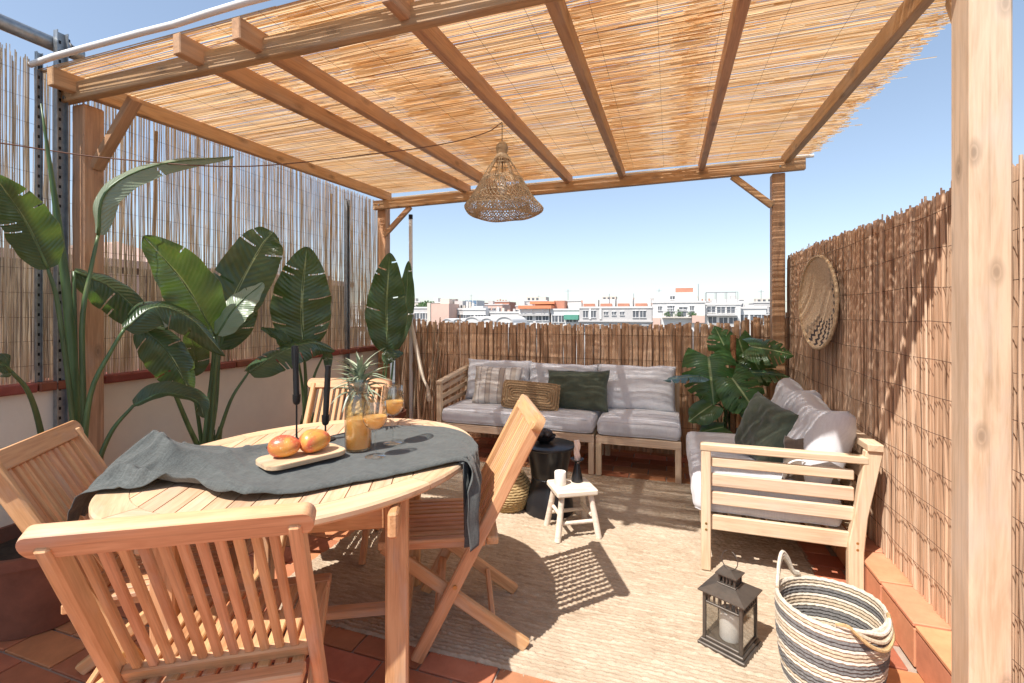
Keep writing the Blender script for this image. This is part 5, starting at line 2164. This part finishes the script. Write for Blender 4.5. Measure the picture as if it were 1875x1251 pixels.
# per leaf: how the blade faces (mixed with the direction to the camera), fold, tears, droop
FACE = {
    'A': [((.5, .3, .1), .3, 2, .05), None, ((-.3, -.5, .5), .5, 1, .0, 1), ((.1, 0, .9), -.25, 3, .25), ((.1, -.2, .9), -.2, 3, .25), ((.1, 0, .9), .1, 1, .1), ((0, -.2, 1.3), .45, 1, .0)],
    'B': [((.45, .35, .1), .25, 0, .02), ((.0, -.2, .15), .1, 3, .06), ((-.5, -.5, .5), .15, 0, .0, 1), ((.2, 0, .5), -.2, 3, .2), ((0, .2, .1), .1, 2, .05), ((0, -.2, .7), -.2, 4, .3), ((.3, 0, .3), .2, 1, .1)],
    'C': [((.1, -.1, .0), .06, 5, .06), ((0, 0, .5), .3, 0, .1), ((0, 0, .6), .2, 1, .1)],
    'D': [((.05, .0, .0), .12, 2, .08), ((.2, .1, 0), .2, 3, .05), ((0, 0, .9), .2, 1, .1)],
}
for key, (pc, r0, r1, ph, pm, lab) in SPECS.items():
    t = thing('bird_of_paradise', lab, 'plant', (pc[0], pc[1], 0), 0, 'potted bird-of-paradise plants along the parapet')
    pot(t, (pc[0], pc[1], .0), r0, r1, ph, pm)
    for k, (stem, bld, wd) in enumerate(LEAVES[key]):
        b0 = Vector((pc[0] + (stem[0][0] - pc[0]) * .5, pc[1] + (stem[0][1] - pc[1]) * .5, ph - .06))
        s0 = [tuple(b0)] + [q for q in stem if q[2] > ph + .02]
        n = 22
        path = spline(s0, n)
        if bld is None:          # a furled new leaf
            rad = [.020 - .004 * i / n if i < n * .45 else .0185 * (1 - ((i / n - .45) / .56) ** 2) + .002 for i in range(n + 1)]
            mb = MB()
            mb.tube(path, rad, 10)
            obj('furled_leaf', mb.mesh('stem', 179), STEM, t)
            continue
        thick = .017 if wd > .25 else .013
        rad = [thick * 1.25 - (thick * .75) * i / n for i in range(n + 1)]
        mb = MB()
        mb.tube(path, rad, 9)
        obj('stalk', mb.mesh('stem', 179), STEM, t)
        f = FACE[key][k]
        c = Vector(bld[len(bld) // 2])
        view = (CAMV - c).normalized()
        nrm = view + Vector(f[0])
        if len(f) > 4:               # the pale underside is turned to the terrace
            nrm = -nrm
        o = obj('leaf', paddle(bld, wd, nrm, 17 * k + ord(key), f[1], f[2], f[3]), STRE, t)
        mp = spline(bld, 16)
        mb = MB()
        mb.tube([p - nrm.normalized() * .002 for p in mp], [.0075 * (1 - .85 * i / 16) for i in range(17)], 6)
        obj('midrib', mb.mesh('rib', 179), STEM, o)
    for k in range(4):       # dry sheaths at the base
        a = random.uniform(0, 6.28)
        mb = MB()
        q = Vector((pc[0] + .03 * math.cos(a), pc[1] + .03 * math.sin(a), ph - .06))
        mb.tube(spline([q, q + Vector((.01 * math.cos(a), .02 * math.sin(a), .14)), q + Vector((.02, .03 * math.sin(a), .26))], 6), [.02, .018, .016, .013, .009, .005, .002], 7)
        obj('sheath', mb, STEM, t)

# ------------------------------------------------------------------ monstera in the corner
t = thing('monstera', 'monstera with split leaves climbing a moss pole in the sofa corner', 'plant', (.44, 4.0, 0))
pot(t, (.44, 4.0, 0), .13, .165, .36, POTGREY)
MOSS = plain('moss_pole_fibre', (.24, .115, .055), .95, 0, .4, 60, 1.0, .1, 120)
mb = MB()
mb.tube([(.458 + .002 * nz(i), 3.86, .33 + i * .0395) for i in range(21)], [.0205 + .0022 * nz(i * .9, 4) for i in range(21)], 14)
obj('moss_pole', mb, MOSS, t)


def monstera_leaf(base, tip, width, nrm, seed, slits=5, mat=MONS):
    base, tip = Vector(base), Vector(tip)
    rnd = random.Random(seed)
    ax = tip - base
    L = ax.length
    t_ = ax.normalized()
    up = Vector(nrm).normalized()
    l = t_.cross(up).normalized()
    nn = l.cross(t_).normalized()
    n, mr = 60, 12
    V, F, U = [], [], []
    for side in (-1, 1):
        o0 = len(V)
        cuts = [(.16 + .72 * (k + .5) / max(1, slits) + rnd.uniform(-.03, .03), rnd.uniform(.35, .55), rnd.uniform(.011, .022)) for k in range(slits)]
        for i in range(n + 1):
            s = i / n
            for j in range(mr + 1):
                v = j / mr
                w = width / 2 * (math.sin(math.pi * (s * .93 + .07) ** .62)) ** .75
                # rear lobes sweep back past the stalk, the rest sweeps to the tip
                back = -.24 * L * v * max(0, 1 - s * 3.2)
                fwd = .16 * L * v * v * math.sin(math.pi * min(1, s * 1.2))
                p = base + t_ * (s * L * (1 - .02 * v) + back + fwd) + l * side * w * v
                p += nn * (w * (.22 * v - .42 * v * v) - .12 * L * s * s + .02 * width * math.sin(s * 24 + seed) * v)
                V.append(tuple(p))
                U.append((s, side * v * .96))
        for i in range(n):
            for j in range(mr):
                s, v = (i + .5) / n, (j + .5) / mr
                if any(abs(s - c) < h * (.4 + .9 * (v - d) / (1 - d)) and v > d for c, d, h in cuts):
                    continue
                # small holes near the midrib
                if any(abs(s - c - .055) < .014 and .2 < v < .36 for c, d, h in cuts[1:-1:2]):
                    continue
                q = (o0 + i * (mr + 1) + j, o0 + (i + 1) * (mr + 1) + j, o0 + (i + 1) * (mr + 1) + j + 1, o0 + i * (mr + 1) + j + 1)
                F.append(q if side < 0 else q[::-1])
    return uvmesh(V, F, U, 'leaf')


MLV = [((.281, 3.80, .955), (.318, 3.74, .60), .40, (.0, -1, .45), 5),
       ((.436, 3.74, .812), (.61, 3.68, .56), .31, (.0, -1, .6), 5),
       ((.455, 4.05, .93), (.35, 4.02, 1.19), .24, (.2, -1, .2), 4),
       ((.592, 3.95, 1.03), (.875, 3.90, 1.0), .30, (.0, -.7, .9), 5),
       ((.590, 3.90, .84), (.835, 3.86, .85), .24, (.0, -.3, 1), 4),
       ((.30, 3.76, .60), (.13, 3.70, .49), .21, (.0, -.7, .9), 0),
       ((.376, 3.73, .45), (.20, 3.68, .42), .20, (.0, -.5, 1), 0),
       ((.408, 3.72, .73), (.44, 3.68, .56), .12, (.1, -1, .3), 0),
       ((.53, 4.14, 1.08), (.60, 4.10, .84), .24, (.2, -1, .3), 4),
       ((.62, 4.02, .92), (.72, 3.95, .74), .26, (.0, -.8, .6), 4),
       ((.34, 3.92, .78), (.22, 3.86, .62), .26, (-.2, -.8, .6), 4),
       ((.55, 3.80, .62), (.66, 3.74, .48), .2, (.2, -.8, .5), 2),
       ((.205, 3.74, .815), (-.045, 3.66, .81), .20, (.0, -.12, 1), 3)]
for k, (b, tp, wd, nrm, sl) in enumerate(MLV):
    mt = MONS_REFL if k == 12 else MONS
    o = obj('leaf', monstera_leaf(b, tp, wd, nrm, k + 3, sl), mt, t)
    base = Vector((.44 + .05 * math.cos(k * 2.4), 4.0 + .05 * math.sin(k * 2.4), .31))
    b = Vector(b)
    ctl = base.lerp(b, .55) + Vector((0, .03, .10))
    mb = MB()
    mb.tube(spline([base, ctl, b], 12), [.0075 - .0003 * i for i in range(13)], 7)
    obj('stalk', mb.mesh('stem', 179), STEM, t)
for k in range(7):          # thin aerial roots
    a = random.uniform(0, 6.28)
    mb = MB()
    p0 = Vector((.44 + .06 * math.cos(a), 3.95 + .05 * math.sin(a), .32))
    mb.tube(spline([p0, p0 + Vector((random.uniform(-.05, .05), -.02, .16)), p0 + Vector((random.uniform(-.05, .05), .02, .34))], 8), .0035, 5)
    obj('aerial_root', mb, STALK if k % 2 else STRAW, t)

# ------------------------------------------------------------------ the city beyond the terrace
BW = [plain('render_white', (.66, .64, .61), .85, 0, .05, .3, 0), plain('render_cream', (.60, .54, .46), .85, 0, .06, .3, 0), plain('render_pink', (.62, .42, .34), .85, 0, .07, .3, 0),
      plain('render_grey', (.50, .48, .46), .85, 0, .08, .3, 0), plain('brick_red', (.46, .21, .14), .85, 0, .12, .8, 0), plain('orange_awning', (.66, .24, .12), .8, 0, .1, .6, 0)]
WPANE = plain('window_pane', (.10, .11, .125), .15, 0, .3, .6, 0, .6)
WBLUE = plain('blue_glass', (.12, .20, .30), .15, 0, .2, .8, 0, .6)
WFRAME = plain('window_frame', (.70, .69, .67), .6, 0, .05, 1, 0)
GREENAWN = plain('green_awning', (.10, .30, .22), .8, 0, .1, .6, 0)
RAILM = plain('railing', (.30, .30, .31), .5, .3, .1, 1, 0)
GZ = -22


def bbox(name, x0, x1, y0, y1, z0, z1, mat, parent):
    return obj(name, boxmesh((x1 - x0, y1 - y0, z1 - z0), .0, mat), mat, parent, Matrix.Translation(((x0 + x1) / 2, (y0 + y1) / 2, (z0 + z1) / 2)))


def window(parent, x, y, z, w, h, mat=None, frame_=True):
    """a pane set in a raised frame on the facade at y"""
    o = bbox('window', x - w / 2, x + w / 2, y - .05, y + .05, z - h / 2, z + h / 2, mat or WPANE, parent)
    if frame_:
        bbox('frame', x - w / 2 - .08, x + w / 2 + .08, y - .14, y - .01, z + h / 2, z + h / 2 + .12, WFRAME, o)
        bbox('sill', x - w / 2 - .1, x + w / 2 + .1, y - .2, y - .01, z - h / 2 - .1, z - h / 2, WFRAME, o)
        bbox('mullion', x - .04, x + .04, y - .09, y - .051, z - h / 2, z + h / 2, WFRAME, o)
    return o


def railing(parent, x0, x1, y, z, h=1.0, n=None):
    mb = MB()
    n = n or max(3, int((x1 - x0) / .8))
    mb.tube([(x0, y, z + h), (x1, y, z + h)], .035, 4)
    mb.tube([(x0, y, z + h * .5), (x1, y, z + h * .5)], .02, 4)
    for i in range(n + 1):
        x = x0 + (x1 - x0) * i / n
        mb.tube([(x, y, z), (x, y, z + h)], .025, 4)
    return obj('railing', mb, RAILM, parent)


def building(label, x0, x1, y0, ztop, mat, depth=10, cornice=True, floors=2, cols=0, wsize=(1.1, 1.3), name='apartment_building'):
    t = thing(name, label, 'building', ((x0 + x1) / 2, y0 + depth / 2, GZ), 0, 'city blocks on the skyline')
    bbox('wall', x0, x1, y0, y0 + depth, GZ, ztop, mat, t)
    if cornice:
        bbox('parapet', x0 - .15, x1 + .15, y0 - .15, y0 + .25, ztop, ztop + .35, BW[0], t)
    for f in range(floors):
        z = ztop - 1.7 - f * 3.0
        for c in range(cols):
            window(t, x0 + (c + .5) * (x1 - x0) / cols + random.uniform(-.2, .2), y0, z, *wsize)
    return t


# from the white pole toward the corner post
b = building('low grey block with a planted roof beside the white pole', -54.2, -49.8, 92, 2.5, BW[3], 9, True, 1, 3)
for i in range(4):
    mb = MB()
    for k in range(60):
        q = Vector((random.gauss(-53 + i * .9, .35), 92.6 + random.uniform(0, 1), 2.9 + abs(random.gauss(0, .45))))
        mb.box(q, (.3, .3, .25), 0, None)
    obj('planter_shrub', mb, STEM, b)
b = building('salmon pink block with a cream roof hut', -49.5, -44.5, 90, 3.45, BW[2], 8, False, 1, 0)
bbox('side_wall', -49.62, -48.85, 89.8, 98, GZ, 3.7, BW[1], b)
bbox('roof_hut', -48.1, -45.9, 93, 96, 3.45, 4.6, BW[1], b)
bbox('roof_hut', -45.6, -43.6, 95, 98, 2.6, 4.2, BW[3], b)
b = building('cluttered grey roof with vents beside the pink block', -44.4, -40.9, 94, 2.2, BW[3], 8, True, 1, 3)
for i in range(5):
    bbox('vent', -44.1 + i * .7, -43.75 + i * .7, 95, 95.5, 2.2, 3.0 + random.random() * 1.1, BW[i % 2], b)
b = building('small blue glazed tower rising over white roofs', -47.6, -44.4, 105, 4.6, BW[0], 5, False, 0, 0, name='glazed_tower')
for r_ in range(3):
    for c in range(3):
        o = window(b, -47.1 + c * 1.08, 105, 4.1 - r_ * 1.15, .86, .95, WBLUE, False)
b = building('stepped white block below the glazed tower', -41.6, -36.5, 91, 2.1, BW[0], 8, True, 2, 4)
bbox('roof_hut', -40.6, -37.9, 93, 96, 2.1, 2.95, BW[0], b)
b = thing('vaulted_hall', 'row of low white barrel-vaulted roofs just above the bark fence', 'building', (-37, 76, GZ), 0, 'city blocks on the skyline')
bbox('wall', -39.0, -24.5, 75, 83, GZ, -.25, BW[0], b)
for cx, r_ in ((-37.4, 1.0), (-35.2, 1.0), (-32.6, 1.5), (-29.8, 1.2), (-26.6, 1.6)):
    mb = MB()
    n = 14
    for yy in (74.9, 83):
        for i in range(n + 1):
            a = math.pi * i / n
            mb.v.append((cx + r_ * math.cos(a), yy, -.25 + r_ * .72 * math.sin(a)))
    for i in range(n):
        mb.f.append((i, i + 1, n + 2 + i, n + 1 + i))
    mb.f.append(tuple(range(n + 1)))
    obj('vault', mb, BW[0], b)
    mb = MB()
    mb.tube([(cx + r_ * .93 * math.cos(math.pi * i / n), 74.82, -.25 + r_ * .64 * math.sin(math.pi * i / n)) for i in range(n + 1)], .09, 5)
    obj('vault_edge', mb, BW[3], b)
b = building('long white roof with parapets and a flat canopy', -36.2, -27.8, 93, 1.45, BW[0], 8, True, 2, 6)
for i in range(6):
    bbox('chimney', -35.5 + i * 1.25, -35.05 + i * 1.25, 95, 95.6, 1.45, 2.1 + random.random() * 1.0, BW[i % 4], b)
b = building('terrace block with orange awnings over a white front', -29.4, -23.0, 92, 2.3, BW[0], 8, False, 2, 4)
bbox('awning', -29.4, -22.4, 91.3, 95, 2.35, 3.0, BW[5], b)
bbox('awning', -27.4, -22.2, 93, 96, 3.3, 3.85, BW[5], b)
bbox('roof_hut', -27.2, -22.3, 96, 99, 2.3, 3.7, BW[2], b)
for x in (-29.0, -26.6, -24.2, -22.6):
    bbox('awning_post', x, x + .12, 91.4, 91.55, 1.4, 2.35, RAILM, b)
bbox('ledge', -29.5, -22.9, 91.4, 92, .9, 1.2, BW[3], b)
b = building('white block with a brick stair hut and a green awning', -22.6, -16.7, 92, 2.0, BW[0], 8, True, 2, 4)
bbox('roof_hut', -22.5, -20.3, 94, 97, 2.0, 4.0, BW[4], b)
bbox('roof_hut', -20.0, -17.2, 96, 99, 2.0, 3.7, BW[0], b)
bbox('roof_hut', -17.4, -15.2, 97, 99, 2.0, 4.1, BW[4], b)
bbox('awning', -19.8, -16.9, 91.0, 92, .15, 1.1, GREENAWN, b)
b = building('long pale apartment front with dark cornices and set-back brick penthouses', -16.5, -3.0, 90, 2.35, BW[3], 9, True, 0, 0)
bbox('cornice', -16.7, -2.8, 89.6, 90, -.25, .0, BW[3], b)
for x in (-15.3, -13.8):
    window(b, x, 90, 1.25, .9, 1.3)
for x in (-5.9, -4.6):
    window(b, x, 90, 1.25, 1.0, 1.2)
for x in (-11.4, -9.9, -8.4):
    window(b, x, 90, 1.4, .7, .6)
for x in (-15.3, -12.5, -9.7, -6.9, -4.2):
    window(b, x, 90, -1.6, 1.1, 1.5)
bbox('wall_panel', -14.6, -14.2, 89.8, 90, .3, 2.3, BW[0], b)
bbox('wall_panel', -12.6, -12.2, 89.8, 90, .3, 2.3, BW[0], b)
for i, (xa_, xb_) in enumerate(((-16.2, -13.2), (-12.9, -9.9), (-9.6, -6.6), (-6.3, -3.3))):
    bbox('penthouse', xa_, xb_, 92, 97, 2.35, 4.05 + .1 * (i % 2), BW[0], b)
    bbox('brick_band', xa_ + .2, xb_ - .6, 91.7, 92, 2.7, 3.3, BW[4], b)
for x in (-11.0, -6.4):
    mb = MB()
    mb.tube([(x, 91.9, 2.3), (x, 91.9, 5.2)], .05, 4)
    obj('mast', mb, RAILM, b)
b = building('tall white stepped block with a brick roof hut', -2.9, 6.1, 90, 3.3, BW[0], 9, True, 0, 0)
bbox('upper_floor', -1.9, 4.9, 92.5, 98, 3.3, 5.3, BW[0], b)
bbox('roof_hut', 1.2, 4.3, 94, 97, 5.3, 6.2, BW[4], b)
bbox('balcony_slab', -1.2, 3.8, 89, 90, .55, .75, BW[1], b)
railing(b, -1.1, 3.7, 89.1, .75)
bbox('balcony_slab', 3.9, 6.0, 89, 90, -.3, 1.0, BW[2], b)
bbox('wall_panel', -2.85, -1.5, 89.7, 90, -2, .55, BW[2], b)
for x, z, w_, h_ in ((-1.6, 2.3, .6, .7), (.0, 2.3, .5, .9), (.6, 2.3, .5, .9), (2.4, 2.2, 1.3, .6), (3.9, 2.3, .6, .8), (.2, 1.5, .9, 1.3), (2.2, 1.4, 1.4, 1.2)):
    window(b, x, 90, z, w_, h_)
window(b, .6, 92.5, 4.3, .8, .6)
for i in range(3):
    mb = MB()
    for k in range(40):
        mb.box(Vector((random.gauss(-.3 + i * 2.1, .35), 89.4 + random.uniform(0, .3), 1.0 + abs(random.gauss(0, .3)))), (.2, .2, .2), 0)
    obj('balcony_shrub', mb, STEM, b)
mb = MB()
mb.tube([(5.2, 94, 3.3), (5.2, 94, 6.9)], .06, 4)
obj('mast', mb, RAILM, b)
b = building('white balcony block with a pergola frame on its roof', 6.2, 12.0, 91, 2.9, BW[0], 9, True, 0, 0)
bbox('upper_floor', 7.6, 12.0, 93, 98, 2.9, 3.9, BW[0], b)
bbox('balcony_slab', 6.4, 11.4, 89.9, 91, 1.0, 1.2, BW[0], b)
railing(b, 6.5, 11.3, 90, 1.2, .9)
bbox('balcony_slab', 6.4, 11.4, 89.9, 91, -1.1, -.9, BW[0], b)
for x, z in ((7.2, 2.1), (8.8, 2.0), (10.4, 2.0), (7.4, .2), (9.2, .1), (10.8, .1)):
    window(b, x, 91, z, 1.3, 1.1)
mb = MB()
for x in (6.4, 8.1, 9.8, 11.6):
    for yy in (91.4, 94):
        mb.tube([(x, yy, 2.9), (x, yy, 5.2)], .05, 4)
for yy in (91.4, 94):
    mb.tube([(6.4, yy, 5.2), (11.6, yy, 5.2)], .05, 4)
obj('roof_frame', mb, RAILM, b)
b = building('low white roof at the end of the skyline beside the corner post', 12.0, 16.2, 92, 2.2, BW[0], 8, True, 1, 3)
bbox('roof_hut', 13.2, 14.6, 94, 96, 2.2, 2.9, BW[0], b)
# more roofs further back fill the gaps
kinds = [('white', 0), ('cream', 1), ('pink', 2), ('grey', 3), ('brick-red', 4)]
feats = ['with two stair huts', 'with a row of chimneys', 'with a water tank', 'with a tall mast', 'with a shaded attic']
for i in range(25):
    x = -92 + i * 4.9 + random.uniform(-1, 1)
    y = 118 + (i * 37 % 60) + random.uniform(0, 6)
    w_ = random.uniform(5, 8.5)
    z = random.uniform(2.6, 4.6) + (y - 118) * .03
    kn, ki = kinds[(i * 3 + i // 5) % 5]
    ft = feats[i % 5]
    b = building('distant %s block %s behind the front row of roofs' % (kn, ft), x, x + w_, y, z, BW[ki], 8, True, 2, 4)
    b['group'] = 'distant blocks behind the skyline'
    if i % 5 == 0:
        bbox('stair_hut', x + .6, x + 2.0, y + 2, y + 4, z, z + 1.6, BW[0], b)
        bbox('stair_hut', x + w_ - 2, x + w_ - .6, y + 2, y + 4, z, z + 1.2, BW[(ki + 1) % 4], b)
    elif i % 5 == 1:
        for c in range(4):
            bbox('chimney', x + .6 + c * 1.1, x + 1.0 + c * 1.1, y + 1, y + 1.5, z, z + random.uniform(.7, 1.5), BW[4], b)
    elif i % 5 == 2:
        bbox('water_tank', x + 2, x + 3.6, y + 2, y + 3.6, z, z + 1.4, BW[3], b)
    elif i % 5 == 3:
        mb = MB()
        mb.tube([(x + 2, y + 2, z), (x + 2, y + 2, z + 3.4)], .07, 4)
        mb.tube([(x + 1.3, y + 2, z + 2.9), (x + 2.7, y + 2, z + 2.9)], .05, 4)
        obj('mast', mb, RAILM, b)
    else:
        bbox('attic', x + .8, x + w_ - .8, y + 1.5, y + 6, z, z + 1.5, BW[1], b)
        for c in range(3):
            window(b, x + 1.6 + c * 1.5, y + 1.5, z + .8, .8, .8, None, False)
# houses glimpsed through the cane screen
t = thing('backing_wall', 'dark backing wall added behind the canes in place of a shaded background', 'wall', (-5.7, 4, GZ))
SHADE_BACKING = plain('shade_backing', (.15, .095, .07), .9, 0, .3, 6, 0)  # added wall whose dark colour stands in for shade behind the canes
bbox('wall', -6.0, -5.6, -1.5, 7.2, GZ, 1.78, SHADE_BACKING, t)
bbox('coping', -6.08, -5.52, -1.55, 7.25, 1.78, 1.86, BW[2], t)
for k in range(6):
    bbox('pier', -5.6, -5.42, -1.0 + k * 1.4, -.7 + k * 1.4, GZ, 1.7, BW[4] if k % 3 else BW[2], t)
for lab, x0, x1, y0, dep, zt, mt in (('pale pink house with a hipped roof seen through the canes', -15.5, -10.8, 5.0, 5, 1.9, BW[2]),
                                    ('cream terrace wall with a red door seen through the canes', -9.8, -6.4, 2.6, 6, .9, BW[3]),
                                    ('grey rendered house seen through the near canes', -12.0, -8.0, -2.5, 4.4, 1.8, BW[3]),
                                    ('white house with shutters seen through the far canes', -22.0, -15.5, 13.0, 6, 2.2, BW[0])):
    t = thing('house', lab, 'house', ((x0 + x1) / 2, y0 + dep / 2, GZ), 0, 'houses behind the cane screen')
    bbox('wall', x0, x1, y0, y0 + dep, GZ, zt, mt, t)
    if zt > 1:
        mb = MB()
        ym = (y0 + y0 + dep) / 2
        mb.add([(x0 - .3, y0 - .3, zt), (x1 + .3, y0 - .3, zt), (x1 + .3, y0 + dep + .3, zt), (x0 - .3, y0 + dep + .3, zt), (x0 + 1.6, ym, zt + 1.1), (x1 - 1.6, ym, zt + 1.1)],
               [(3, 2, 1, 0), (0, 1, 5, 4), (2, 3, 4, 5), (1, 2, 5), (3, 0, 4)])
        obj('roof', mb.mesh('roof'), BW[2], t)
    else:
        bbox('coping', x0 - .1, x1 + .1, y0 - .1, y0 + dep + .1, zt, zt + .1, BW[4], t)
    for k in range(3):
        y = y0 + dep * (k + .6) / 3.4
        z = zt - 1.3
        o = bbox('window', x1 - .05, x1 + .03, y - .4, y + .4, z - .55, z + .55, BW[4] if k == 1 else WPANE, t)
        bbox('sill', x1 - .01, x1 + .14, y - .5, y + .5, z - .63, z - .55, WFRAME, o)
